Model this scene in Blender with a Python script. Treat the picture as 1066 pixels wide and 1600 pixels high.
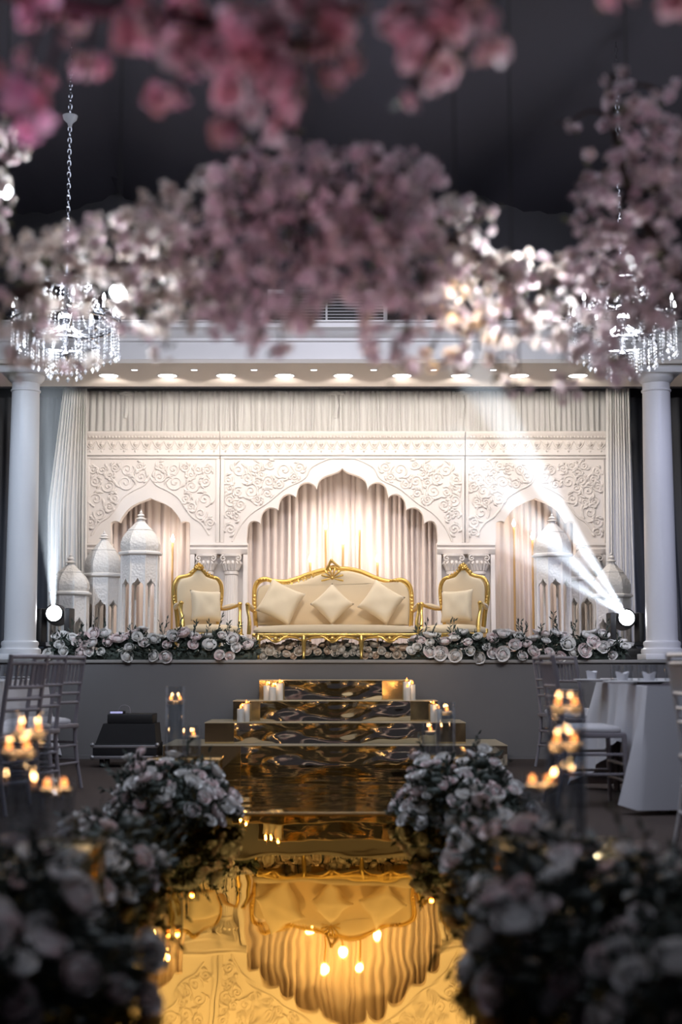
import bpy, bmesh, math, random
from mathutils import Vector, Matrix

for o in list(bpy.data.objects):
    bpy.data.objects.remove(o, do_unlink=True)
scene = bpy.context.scene
C = scene.collection
PI = math.pi

# ------------------------------------------------------------------ camera
F = 50.0 / 36.0 * 1600.0          # focal length in pixels of the 1066 x 1600 frame
EYE = 0.88
PITCH = math.atan(235.0 / F)
cam_data = bpy.data.cameras.new('camera')
cam = bpy.data.objects.new('camera', cam_data)
C.objects.link(cam)
cam.location = (0, 0, EYE)
cam.rotation_euler = (PI / 2 + PITCH, 0, 0)
cam_data.sensor_fit = 'VERTICAL'
cam_data.sensor_height = 36.0
cam_data.lens = 50.0
cam_data.clip_start = 0.05
cam_data.clip_end = 100
cam_data.dof.use_dof = True
cam_data.dof.focus_distance = 14.0
cam_data.dof.aperture_fstop = 1.5
scene.camera = cam

# ------------------------------------------------------------------ world, exposure, hall light
scene.view_settings.view_transform = 'Standard'
scene.view_settings.look = 'None'
scene.view_settings.gamma = 1.0
scene.view_settings.use_curve_mapping = False
scene.view_settings.exposure = 0.0
try:
    scene.cycles.use_denoising = True
    scene.cycles.max_bounces = 10
    scene.cycles.transparent_max_bounces = 24
    scene.cycles.volume_bounces = 0
    scene.cycles.sample_clamp_indirect = 4.0
    scene.cycles.caustics_reflective = False
    scene.cycles.caustics_refractive = False
except Exception:
    pass
world = bpy.data.worlds.new('hall_air')
scene.world = world
world.use_nodes = True
bg = world.node_tree.nodes['Background']
bg.inputs[0].default_value = (0.62, 0.60, 0.80, 1)
bg.inputs[1].default_value = 0.045

def aim(o, target):
    d = Vector(target) - o.location
    o.rotation_euler = d.to_track_quat('-Z', 'Y').to_euler()

def area_light(name, loc, target, size, power, color, size_y=None, parent=None):
    d = bpy.data.lights.new(name, 'AREA')
    d.energy = power
    d.color = color
    d.size = size
    if size_y:
        d.shape = 'RECTANGLE'
        d.size_y = size_y
    o = bpy.data.objects.new(name, d)
    C.objects.link(o)
    o.location = loc
    aim(o, target)
    if parent:
        o.parent = parent
    return o

def spot_light(name, loc, target, power, color, angle, blend=0.3, radius=0.03, parent=None):
    d = bpy.data.lights.new(name, 'SPOT')
    d.energy = power
    d.color = color
    d.spot_size = math.radians(angle)
    d.spot_blend = blend
    d.shadow_soft_size = radius
    o = bpy.data.objects.new(name, d)
    C.objects.link(o)
    o.location = loc
    aim(o, target)
    if parent:
        o.parent = parent
    return o

def point_light(name, loc, power, color, radius=0.02, parent=None):
    d = bpy.data.lights.new(name, 'POINT')
    d.energy = power
    d.color = color
    d.shadow_soft_size = radius
    o = bpy.data.objects.new(name, d)
    C.objects.link(o)
    o.location = loc
    if parent:
        o.parent = parent
    return o

# dim house lights of the hall, high above the guests' tables
area_light('house_light', (0.0, 7.5, 5.4), (0, 7.6, 0), 7.0, 205, (0.78, 0.84, 1.0), 5.0)
# unseen ceiling lamps added: cool wash on columns, fill on header and stage front
spot_light('column_wash_light', (-4.2, 9.0, 5.0), (-3.15, 13.6, 2.1), 560, (0.66, 0.80, 1.0), 34, 0.9, 0.10)
spot_light('column_wash_light', (4.2, 9.0, 5.0), (3.15, 13.6, 2.1), 460, (0.66, 0.70, 1.0), 34, 0.9, 0.10)
spot_light('header_fill_light', (0.0, 7.6, 5.2), (0, 13.3, 4.5), 420, (0.90, 0.88, 1.0), 58, 0.9, 0.15)  # added to brighten the header face
spot_light('sofa_fill_light', (0.0, 6.0, 4.9), (-0.05, 13.8, 1.15), 760, (1.0, 0.85, 0.68), 20, 0.8, 0.12)  # added to brighten the sofa and the roses below its seat
spot_light('edge_fill_light', (-2.4, 7.4, 5.1), (-1.75, 13.35, 1.0), 470, (0.90, 0.94, 1.0), 22, 0.8, 0.12)  # this pair is added to brighten the garland roses
spot_light('edge_fill_light', (2.4, 7.4, 5.1), (1.75, 13.35, 1.0), 470, (1.0, 0.94, 0.90), 22, 0.8, 0.12)
# unseen floor uplights that colour the blossom canopy; the lilac ones are added fill
spot_light('pink_uplight', (-1.5, 1.5, 0.12), (-0.2, 2.3, 1.95), 110, (1.0, 0.50, 0.70), 56, 0.8, 0.08)
spot_light('lilac_fill_light', (1.7, 2.3, 0.12), (0.25, 3.5, 1.75), 88, (0.96, 0.92, 1.0), 70, 0.9, 0.10)  # this pair is added to brighten the middle blossom band
spot_light('lilac_fill_light', (-1.7, 2.3, 0.12), (-0.3, 3.5, 1.75), 88, (1.0, 0.88, 0.94), 60, 0.9, 0.10)
spot_light('magenta_uplight', (-1.3, 1.3, 0.12), (-0.52, 2.3, 1.86), 60, (1.0, 0.30, 0.95), 17, 0.8, 0.06)

# ------------------------------------------------------------------ helpers
ST, CT = math.sin(PITCH), math.cos(PITCH)

def at(px, py, Y):
    """world point that lies at distance Y in front of the camera on the line of sight of a photo pixel"""
    x = (px - 533.0) / F
    u = (800.0 - py) / F
    d = Y / (CT - u * ST)
    return Vector((x * d, Y, EYE + d * (ST + u * CT)))

def Xat(px, Y, z=1.0):
    return (px - 533.0) / F * (Y * CT + (z - EYE) * ST)

class MB:
    def __init__(self):
        self.v, self.f = [], []

    def add(self, vs, fs, M=None):
        b = len(self.v)
        for p in vs:
            p = Vector(p)
            self.v.append(M @ p if M is not None else p)
        self.f += [tuple(i + b for i in f) for f in fs]
        return self

    def box(self, x0, x1, y0, y1, z0, z1, M=None):
        return self.add([(x0, y0, z0), (x1, y0, z0), (x1, y1, z0), (x0, y1, z0), (x0, y0, z1), (x1, y0, z1), (x1, y1, z1), (x0, y1, z1)],
                        [(0, 3, 2, 1), (4, 5, 6, 7), (0, 1, 5, 4), (1, 2, 6, 5), (2, 3, 7, 6), (3, 0, 4, 7)], M)

    def bbox(self, x0, x1, y0, y1, z0, z1, b=0.01, M=None):
        """box with bevelled vertical and horizontal edges"""
        bm = bmesh.new()
        bmesh.ops.create_cube(bm, size=1.0)
        for v in bm.verts:
            v.co = Vector(((x0 + x1) / 2 + v.co.x * (x1 - x0), (y0 + y1) / 2 + v.co.y * (y1 - y0), (z0 + z1) / 2 + v.co.z * (z1 - z0)))
        bmesh.ops.bevel(bm, geom=bm.edges[:], offset=b, segments=2, affect='EDGES', profile=0.5)
        bm.verts.index_update()
        self.add([v.co.copy() for v in bm.verts], [tuple(v.index for v in f.verts) for f in bm.faces], M)
        bm.free()
        return self

    def lathe(self, prof, seg=24, c=(0, 0, 0), M=None, caps=True, rot=0.0, sx=1.0, sy=1.0):
        vs, fs = [], []
        n = len(prof)
        for r, z in prof:
            for k in range(seg):
                a = rot + 2 * PI * k / seg
                vs.append((c[0] + r * math.cos(a) * sx, c[1] + r * math.sin(a) * sy, c[2] + z))
        for i in range(n - 1):
            for k in range(seg):
                k2 = (k + 1) % seg
                fs.append((i * seg + k, i * seg + k2, (i + 1) * seg + k2, (i + 1) * seg + k))
        if caps:
            if prof[0][0] > 1e-4:
                fs.append(tuple(reversed(range(seg))))
            if prof[-1][0] > 1e-4:
                fs.append(tuple(range((n - 1) * seg, n * seg)))
        return self.add(vs, fs, M)

    def tube(self, pts, rad, seg=8, M=None, caps=True, flat=(1, 1, 1), closed=False):
        pts = [Vector(p) for p in pts]
        n = len(pts)
        if not isinstance(rad, (list, tuple)):
            rad = [rad] * n
        vs, fs = [], []
        up = None
        for i in range(n):
            if closed:
                t = pts[(i + 1) % n] - pts[i - 1]
            else:
                t = pts[min(i + 1, n - 1)] - pts[max(i - 1, 0)]
            if t.length < 1e-9:
                t = Vector((0, 0, 1))
            t.normalize()
            if up is None:
                up = Vector((0, 1, 0)) if abs(t.y) < 0.9 else Vector((1, 0, 0))
            a = t.cross(up)
            if a.length < 1e-6:
                a = t.cross(Vector((1, 0, 0.3)))
            a.normalize()
            b = a.cross(t)
            b.normalize()
            up = b
            for k in range(seg):
                w = 2 * PI * k / seg
                o = (a * math.cos(w) + b * math.sin(w)) * rad[i]
                vs.append(pts[i] + Vector((o.x * flat[0], o.y * flat[1], o.z * flat[2])))
        m = n if closed else n - 1
        for i in range(m):
            i2 = (i + 1) % n
            for k in range(seg):
                k2 = (k + 1) % seg
                fs.append((i * seg + k, i2 * seg + k, i2 * seg + k2, i * seg + k2))
        if caps and not closed:
            fs.append(tuple(range(seg)))
            fs.append(tuple(reversed(range((n - 1) * seg, n * seg))))
        return self.add(vs, fs, M)

    def ball(self, c, r, seg=10, rings=6, M=None):
        prof = []
        rr = r if isinstance(r, (tuple, list)) else (r, r, r)
        for i in range(rings + 1):
            a = -PI / 2 + PI * i / rings
            prof.append((max(math.cos(a), 0.0), math.sin(a)))
        vs, fs = [], []
        vs.append((c[0], c[1], c[2] - rr[2]))
        for i in range(1, rings):
            for k in range(seg):
                w = 2 * PI * k / seg
                vs.append((c[0] + rr[0] * prof[i][0] * math.cos(w), c[1] + rr[1] * prof[i][0] * math.sin(w), c[2] + rr[2] * prof[i][1]))
        vs.append((c[0], c[1], c[2] + rr[2]))
        for k in range(seg):
            fs.append((0, 1 + (k + 1) % seg, 1 + k))
            for i in range(rings - 2):
                a, b = 1 + i * seg, 1 + (i + 1) * seg
                fs.append((a + k, a + (k + 1) % seg, b + (k + 1) % seg, b + k))
            fs.append((1 + (rings - 2) * seg + k, 1 + (rings - 2) * seg + (k + 1) % seg, len(vs) - 1))
        return self.add(vs, fs, M)

    def prism(self, outline, y0, y1, M=None):
        """outline (x, z) counter-clockwise seen from -Y, extruded from y0 (front) to y1"""
        n = len(outline)
        vs = [(x, y0, z) for x, z in outline] + [(x, y1, z) for x, z in outline]
        fs = [tuple(range(n)), tuple(reversed(range(n, 2 * n)))]
        for i in range(n):
            j = (i + 1) % n
            fs.append((i, n + i, n + j, j))
        return self.add(vs, fs, M)

    def build(self, name, mat, parent=None, smooth=True, angle=38, loc=None, rot=None):
        me = bpy.data.meshes.new(name)
        me.from_pydata([tuple(p) for p in self.v], [], self.f)
        me.validate()
        me.update()
        if smooth:
            me.polygons.foreach_set('use_smooth', [True] * len(me.polygons))
            try:
                me.set_sharp_from_angle(angle=math.radians(angle))
            except Exception:
                pass
        me.materials.append(mat)
        return link(name, me, parent, loc, rot)

def link(name, me, parent=None, loc=None, rot=None, scale=None):
    o = bpy.data.objects.new(name, me)
    C.objects.link(o)
    if parent is not None:
        o.parent = parent
    if loc is not None:
        o.location = loc
    if rot is not None:
        o.rotation_euler = rot
    if scale is not None:
        o.scale = (scale,) * 3 if isinstance(scale, (int, float)) else scale
    return o

def thing(name, label, cat, loc=(0, 0, 0), rz=0.0, group=None):
    o = bpy.data.objects.new(name, None)
    C.objects.link(o)
    o.empty_display_size = 0.1
    o.location = loc
    o.rotation_euler = (0, 0, rz)
    return tag(o, label, cat, group)

def tag(o, label, cat, group=None, kind=None):
    o['label'] = label
    o['category'] = cat
    if group:
        o['group'] = group
    if kind:
        o['kind'] = kind
    return o

def struct(o, label=None, cat=None):
    o['kind'] = 'structure'
    if label:
        o['label'] = label
    if cat:
        o['category'] = cat
    return o

def copy_tree(o, parent=None):
    c = o.copy()
    C.objects.link(c)
    c.parent = parent
    for ch in list(o.children):
        copy_tree(ch, c)
    return c

def catmull(pts, n=6, closed=False):
    pts = [Vector(p) for p in pts]
    out = []
    m = len(pts)
    rng = range(m) if closed else range(m - 1)
    for i in rng:
        if closed:
            p0, p1, p2, p3 = pts[i - 1], pts[i], pts[(i + 1) % m], pts[(i + 2) % m]
        else:
            p0, p1, p2, p3 = pts[max(i - 1, 0)], pts[i], pts[i + 1], pts[min(i + 2, m - 1)]
        for k in range(n):
            t = k / n
            out.append(0.5 * ((2 * p1) + (p2 - p0) * t + (2 * p0 - 5 * p1 + 4 * p2 - p3) * t * t + (3 * p1 - p0 - 3 * p2 + p3) * t ** 3))
    if not closed:
        out.append(pts[-1])
    return out

# ------------------------------------------------------------------ materials
def mat(name, color, rough=0.6, metal=0.0, noise=0.0, nscale=8.0, bump=0.0, bscale=40.0, emit=None, estr=0.0, bdist=0.01, sheen=0.0, spec=None, vor=0.0, vscale=30.0):
    m = bpy.data.materials.new(name)
    m.use_nodes = True
    nt = m.node_tree
    p = nt.nodes['Principled BSDF']
    p.inputs['Base Color'].default_value = (*color, 1)
    p.inputs['Roughness'].default_value = rough
    p.inputs['Metallic'].default_value = metal
    if spec is not None:
        p.inputs['Specular IOR Level'].default_value = spec
    if sheen:
        p.inputs['Sheen Weight'].default_value = sheen
    tc = nt.nodes.new('ShaderNodeTexCoord')
    if noise > 0:
        n = nt.nodes.new('ShaderNodeTexNoise')
        n.inputs['Scale'].default_value = nscale
        n.inputs['Detail'].default_value = 4
        nt.links.new(tc.outputs['Object'], n.inputs['Vector'])
        mx = nt.nodes.new('ShaderNodeMix')
        mx.data_type = 'RGBA'
        mx.inputs[6].default_value = (*[c * (1 - noise) for c in color], 1)
        mx.inputs[7].default_value = (*[min(c * (1 + noise), 1.0) for c in color], 1)
        nt.links.new(n.outputs['Fac'], mx.inputs[0])
        nt.links.new(mx.outputs[2], p.inputs['Base Color'])
    if bump > 0:
        n2 = nt.nodes.new('ShaderNodeTexNoise')
        n2.inputs['Scale'].default_value = bscale
        n2.inputs['Detail'].default_value = 3
        nt.links.new(tc.outputs['Object'], n2.inputs['Vector'])
        b = nt.nodes.new('ShaderNodeBump')
        b.inputs['Strength'].default_value = bump
        b.inputs['Distance'].default_value = bdist
        h = n2.outputs['Fac']
        if vor > 0:
            v = nt.nodes.new('ShaderNodeTexVoronoi')
            v.inputs['Scale'].default_value = vscale
            nt.links.new(tc.outputs['Object'], v.inputs['Vector'])
            ad = nt.nodes.new('ShaderNodeMath')
            ad.operation = 'MULTIPLY_ADD'
            nt.links.new(v.outputs['Distance'], ad.inputs[0])
            ad.inputs[1].default_value = vor
            nt.links.new(h, ad.inputs[2])
            h = ad.outputs[0]
        nt.links.new(h, b.inputs['Height'])
        nt.links.new(b.outputs['Normal'], p.inputs['Normal'])
    if emit is not None:
        p.inputs['Emission Color'].default_value = (*emit, 1)
        p.inputs['Emission Strength'].default_value = estr
    return m

def emission(name, color, strength):
    m = bpy.data.materials.new(name)
    m.use_nodes = True
    nt = m.node_tree
    nt.nodes.clear()
    out = nt.nodes.new('ShaderNodeOutputMaterial')
    e = nt.nodes.new('ShaderNodeEmission')
    e.inputs[0].default_value = (*color, 1)
    e.inputs[1].default_value = strength
    nt.links.new(e.outputs[0], out.inputs[0])
    return m

def glass_mat(name, tint=(1, 1, 1), refl=0.10, edge=0.75, milky=0.0):
    """thin clear glass: see-through with reflections that grow towards grazing angles"""
    m = bpy.data.materials.new(name)
    m.use_nodes = True
    nt = m.node_tree
    nt.nodes.clear()
    out = nt.nodes.new('ShaderNodeOutputMaterial')
    t = nt.nodes.new('ShaderNodeBsdfTransparent')
    t.inputs[0].default_value = (*tint, 1)
    g = nt.nodes.new('ShaderNodeBsdfGlossy')
    g.inputs['Roughness'].default_value = 0.03
    lw = nt.nodes.new('ShaderNodeLayerWeight')
    lw.inputs[0].default_value = 0.3
    mr = nt.nodes.new('ShaderNodeMapRange')
    mr.inputs[3].default_value = refl
    mr.inputs[4].default_value = edge
    nt.links.new(lw.outputs['Facing'], mr.inputs[0])
    mx = nt.nodes.new('ShaderNodeMixShader')
    nt.links.new(mr.outputs[0], mx.inputs[0])
    nt.links.new(t.outputs[0], mx.inputs[1])
    nt.links.new(g.outputs[0], mx.inputs[2])
    res = mx.outputs[0]
    if milky:
        tr = nt.nodes.new('ShaderNodeBsdfTranslucent')
        tr.inputs[0].default_value = (0.95, 0.96, 1.0, 1)
        di = nt.nodes.new('ShaderNodeBsdfDiffuse')
        di.inputs[0].default_value = (0.95, 0.96, 1.0, 1)
        m1 = nt.nodes.new('ShaderNodeMixShader')
        nt.links.new(tr.outputs[0], m1.inputs[1])
        nt.links.new(di.outputs[0], m1.inputs[2])
        m2 = nt.nodes.new('ShaderNodeMixShader')
        m2.inputs[0].default_value = milky
        nt.links.new(res, m2.inputs[1])
        nt.links.new(m1.outputs[0], m2.inputs[2])
        res = m2.outputs[0]
    nt.links.new(res, out.inputs[0])
    return m

def petal_mat(name, cols, trans=0.35, rough=0.7):
    """petals: colour picked per flower, part of the light passes through"""
    m = bpy.data.materials.new(name)
    m.use_nodes = True
    nt = m.node_tree
    nt.nodes.clear()
    out = nt.nodes.new('ShaderNodeOutputMaterial')
    oi = nt.nodes.new('ShaderNodeObjectInfo')
    ge = nt.nodes.new('ShaderNodeNewGeometry')
    ad = nt.nodes.new('ShaderNodeMath')
    ad.operation = 'MULTIPLY_ADD'
    ad.inputs[1].default_value = 0.30
    nt.links.new(ge.outputs['Random Per Island'], ad.inputs[0])
    sc = nt.nodes.new('ShaderNodeMath')
    sc.operation = 'MULTIPLY'
    sc.inputs[1].default_value = 0.72
    nt.links.new(oi.outputs['Random'], sc.inputs[0])
    nt.links.new(sc.outputs[0], ad.inputs[2])
    r = nt.nodes.new('ShaderNodeValToRGB')
    r.color_ramp.elements[0].color = (*cols[0], 1)
    r.color_ramp.elements[1].color = (*cols[-1], 1)
    for i, c in enumerate(cols[1:-1]):
        e = r.color_ramp.elements.new((i + 1) / (len(cols) - 1))
        e.color = (*c, 1)
    nt.links.new(ad.outputs[0], r.inputs[0])
    d = nt.nodes.new('ShaderNodeBsdfDiffuse')
    t = nt.nodes.new('ShaderNodeBsdfTranslucent')
    nt.links.new(r.outputs[0], d.inputs[0])
    nt.links.new(r.outputs[0], t.inputs[0])
    mx = nt.nodes.new('ShaderNodeMixShader')
    mx.inputs[0].default_value = trans
    nt.links.new(d.outputs[0], mx.inputs[1])
    nt.links.new(t.outputs[0], mx.inputs[2])
    nt.links.new(mx.outputs[0], out.inputs[0])
    return m

def mirror_mat(name, color, wave, wscale, rough=0.03, detail=1.5, stretch=(1, 1, 1)):
    m = bpy.data.materials.new(name)
    m.use_nodes = True
    nt = m.node_tree
    nt.nodes.clear()
    out = nt.nodes.new('ShaderNodeOutputMaterial')
    p = nt.nodes.new('ShaderNodeBsdfGlossy')
    p.inputs['Color'].default_value = (*color, 1)
    p.inputs['Roughness'].default_value = rough
    nt.links.new(p.outputs[0], out.inputs[0])
    tc = nt.nodes.new('ShaderNodeTexCoord')
    mp = nt.nodes.new('ShaderNodeMapping')
    mp.inputs['Scale'].default_value = stretch
    n = nt.nodes.new('ShaderNodeTexNoise')
    n.inputs['Scale'].default_value = wscale
    n.inputs['Detail'].default_value = detail
    n.inputs['Roughness'].default_value = 0.35
    b = nt.nodes.new('ShaderNodeBump')
    b.inputs['Strength'].default_value = 1.0
    b.inputs['Distance'].default_value = wave
    nt.links.new(tc.outputs['Object'], mp.inputs['Vector'])
    nt.links.new(mp.outputs[0], n.inputs['Vector'])
    nt.links.new(n.outputs['Fac'], b.inputs['Height'])
    nt.links.new(b.outputs['Normal'], p.inputs['Normal'])
    return m

M = {}
M['carpet'] = mat('brown_carpet', (0.060, 0.042, 0.036), 0.95, noise=0.35, nscale=30, bump=0.4, bscale=300)
M['stage_cloth'] = mat('grey_stage_cloth', (0.145, 0.142, 0.148), 0.85, noise=0.06, nscale=3)
M['stage_top'] = mat('stage_top', (0.30, 0.29, 0.28), 0.8)
M['dark_wall'] = mat('dark_hall_wall', (0.055, 0.055, 0.065), 0.9, noise=0.15, nscale=2)
M['dark_drape'] = mat('charcoal_drape', (0.085, 0.09, 0.105), 0.9)
M['tent'] = mat('black_ceiling_cloth', (0.048, 0.045, 0.062), 0.85)
M['white_paint'] = mat('white_paint', (0.80, 0.79, 0.80), 0.35, noise=0.02, nscale=3)
M['soffit'] = mat('soffit_paint', (0.84, 0.77, 0.70), 0.7)
M['set_white'] = mat('carved_set_white', (0.80, 0.745, 0.70), 0.55, noise=0.03, nscale=5, bump=0.15, bscale=60, bdist=0.004)
M['lantern_white'] = mat('carved_lantern_white', (0.80, 0.77, 0.73), 0.55, noise=0.03, bump=0.45, bscale=50, bdist=0.008, vor=1.5, vscale=38)
M['lantern_panel'] = mat('pierced_lantern_panel', (0.82, 0.79, 0.76), 0.55, bump=0.4, bscale=50, bdist=0.010, vor=1.6, vscale=42)
M['lantern_plain'] = mat('lantern_plain', (0.82, 0.79, 0.76), 0.5)
M['curtain_warm'] = mat('blush_curtain', (0.80, 0.70, 0.645), 0.8, noise=0.04, nscale=2, sheen=0.2)
M['curtain_white'] = mat('ivory_curtain', (0.76, 0.745, 0.72), 0.8, noise=0.04, nscale=2, sheen=0.2)
M['gold'] = mat('carved_gold', (0.83, 0.56, 0.17), 0.32, metal=0.85, noise=0.12, nscale=20, bump=0.35, bscale=70, bdist=0.006)
M['gold_smooth'] = mat('brushed_gold', (0.58, 0.36, 0.15), 0.5, metal=0.25)
M['uphol'] = mat('cream_upholstery', (0.80, 0.66, 0.455), 0.75, noise=0.03, nscale=6, sheen=0.25)
M['pillow'] = mat('cream_cushion', (0.82, 0.695, 0.50), 0.75, noise=0.03, nscale=5, sheen=0.3)
M['black'] = mat('black_plastic', (0.018, 0.018, 0.02), 0.45)
M['black_case'] = mat('black_case_board', (0.016, 0.016, 0.018), 0.55, noise=0.2, nscale=20)
M['alu'] = mat('aluminium_trim', (0.55, 0.55, 0.58), 0.35, metal=0.8)
M['rubber'] = mat('rubber', (0.012, 0.012, 0.012), 0.7)
M['wax'] = mat('ivory_wax', (0.86, 0.82, 0.74), 0.5, emit=(1.0, 0.55, 0.22), estr=0.0)
M['wick'] = mat('charred_wick', (0.02, 0.015, 0.01), 0.9)
M['flame'] = emission('candle_flame', (1.0, 0.31, 0.075), 3.6)
M['bulb'] = emission('warm_bulb', (1.0, 0.86, 0.70), 14.0)
M['downlight'] = emission('downlight_glow', (1.0, 0.93, 0.84), 7.0)
M['downlight_cool'] = emission('small_downlight_glow', (0.88, 0.92, 1.0), 7.0)
M['lens'] = emission('beam_lens', (0.92, 0.96, 1.0), 30.0)
M['white_bulb'] = emission('white_candle_bulb', (0.93, 0.95, 1.0), 14.0)
M['glass'] = glass_mat('clear_glass', (0.97, 0.98, 0.99), 0.05, 0.45)
M['crystal'] = glass_mat('crystal', (0.97, 0.98, 1.0), 0.25, 0.8, milky=0.45)
M['water'] = glass_mat('water_in_glass', (0.93, 0.95, 0.97), 0.03, 0.25)
M['chrome'] = mat('chrome', (0.75, 0.76, 0.80), 0.15, metal=1.0)
M['linen'] = mat('white_tablecloth', (0.78, 0.79, 0.84), 0.85, noise=0.03, nscale=4)
M['napkin'] = mat('white_napkin', (0.72, 0.72, 0.76), 0.8)
M['china'] = mat('white_china', (0.78, 0.78, 0.80), 0.25)
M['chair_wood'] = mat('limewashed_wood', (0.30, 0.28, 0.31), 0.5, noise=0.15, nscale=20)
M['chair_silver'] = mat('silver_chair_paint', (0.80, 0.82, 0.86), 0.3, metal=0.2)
M['cushion_white'] = mat('white_seat_pad', (0.66, 0.65, 0.68), 0.8)
M['runner'] = mat('dark_table_runner', (0.07, 0.06, 0.075), 0.8)
M['mirror_near'] = mirror_mat('gold_mirror_smooth', (0.80, 0.485, 0.125), 0.0022, 3.2, 0.015, stretch=(1.6, 0.5, 1))
M['mirror_far'] = mirror_mat('gold_mirror_rippled', (0.74, 0.57, 0.29), 0.012, 2.4, 0.05, detail=1.5)
M['mirror_riser'] = mirror_mat('gold_mirror_buckled', (0.78, 0.71, 0.55), 0.05, 2.6, 0.07, detail=1.2, stretch=(1.0, 1, 2.0))
M['mirror_flat'] = mirror_mat('gold_mirror_flat', (0.80, 0.62, 0.34), 0.002, 2.0, 0.08)
M['mirror_edge'] = mat('gold_mirror_edge', (0.85, 0.66, 0.36), 0.25, metal=0.7)
M['tread'] = mat('champagne_tread', (0.62, 0.52, 0.36), 0.45, metal=0.2, noise=0.05)
M['leaf'] = mat('dark_green_leaf', (0.055, 0.075, 0.062), 0.5, noise=0.4, nscale=12)
M['leaf_soft'] = mat('olive_leaf', (0.10, 0.11, 0.06), 0.6, noise=0.4, nscale=12)
M['bark'] = mat('dark_bark', (0.05, 0.032, 0.028), 0.9, noise=0.3, nscale=30, bump=0.5, bscale=60)
M['rose'] = petal_mat('rose_petals', [(0.90, 0.90, 0.90), (0.88, 0.86, 0.82), (0.90, 0.90, 0.89), (0.90, 0.88, 0.86), (0.88, 0.70, 0.70), (0.90, 0.89, 0.88), (0.90, 0.90, 0.90)], 0.12)
M['rose_warm'] = petal_mat('peach_rose_petals', [(0.84, 0.76, 0.64), (0.82, 0.62, 0.46), (0.85, 0.78, 0.68), (0.84, 0.80, 0.74)], 0.2)
M['cherry'] = petal_mat('cherry_petals', [(0.72, 0.56, 0.59), (0.46, 0.36, 0.33), (0.80, 0.69, 0.72), (0.62, 0.47, 0.53), (0.84, 0.76, 0.78), (0.52, 0.41, 0.38), (0.74, 0.60, 0.64)], 0.4)
M['cherry_pale'] = petal_mat('pale_cherry_petals', [(0.84, 0.74, 0.75), (0.80, 0.62, 0.68), (0.86, 0.82, 0.80), (0.62, 0.52, 0.45), (0.84, 0.76, 0.74)], 0.45)
M['cherry_pink'] = petal_mat('pink_cherry_petals', [(0.82, 0.48, 0.54), (0.88, 0.68, 0.74), (0.52, 0.30, 0.28), (0.84, 0.52, 0.58), (0.92, 0.82, 0.86), (0.70, 0.38, 0.42)], 0.4)

# ================================================================== the setting
def ext_x(mb, prof, x0, x1):
    """profile of (y, z) points extruded along X"""
    n = len(prof)
    vs = [(x0, y, z) for y, z in prof] + [(x1, y, z) for y, z in prof]
    fs = [tuple(range(n)), tuple(reversed(range(n, 2 * n)))]
    for i in range(n):
        j = (i + 1) % n
        fs.append((i, n + i, n + j, j))
    return mb.add(vs, fs)

STAGE_Y, STAGE_Z = 13.2, 0.905
struct(MB().box(-5.2, 5.2, -1.5, 17.0, -0.12, 0.0).build('floor', M['carpet'], smooth=False))
struct(MB().box(-5.2, 5.2, 16.8, 17.0, 0, 6.4).build('wall_back', M['dark_wall'], smooth=False))
struct(MB().box(-5.2, -5.0, -1.5, 16.8, 0, 6.4).build('wall_left', M['dark_wall'], smooth=False))
struct(MB().box(5.0, 5.2, -1.5, 16.8, 0, 6.4).build('wall_right', M['dark_wall'], smooth=False))
struct(MB().box(-5.0, 5.0, 14.46, 14.60, 3.72, 6.4).build('wall_upper', M['dark_wall'], smooth=False))

# ceiling: black cloth hung in long swags that fan out towards the stage
mb = MB()
nx, ny = 120, 30
vs, fs = [], []
for j in range(ny + 1):
    y = -1.5 + 16.0 * j / ny
    for i in range(nx + 1):
        x = -5.0 + 10.0 * i / nx
        s = (x * (0.55 + 0.03 * y) + 0.16 * y)
        sag = abs(math.sin(s * 1.7))
        z = 5.55 + 0.22 * (1 - sag) ** 1.4 + 0.02 * math.sin(s * 23 + y)
        vs.append((x, y, z))
for j in range(ny):
    for i in range(nx):
        a = j * (nx + 1) + i
        fs.append((a, a + nx + 1, a + nx + 2, a + 1))
mb.add(vs, fs)
struct(mb.build('ceiling', M['tent']))

# stage platform
st = thing('stage', 'grey cloth-fronted stage platform below the sofa and the carved arches', 'stage', (0, STAGE_Y, 0))
MB().box(-3.75, 3.75, 0.02, 3.5, 0, STAGE_Z - 0.03).build('skirt', M['stage_cloth'], st, smooth=False)
MB().bbox(-3.77, 3.77, 0.0, 3.5, STAGE_Z - 0.03, STAGE_Z, 0.006).build('deck', M['stage_top'], st)
MB().box(-3.75, 3.75, -0.012, 0.02, 0, 0.035).build('toe_board', M['stage_cloth'], st, smooth=False)

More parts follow.
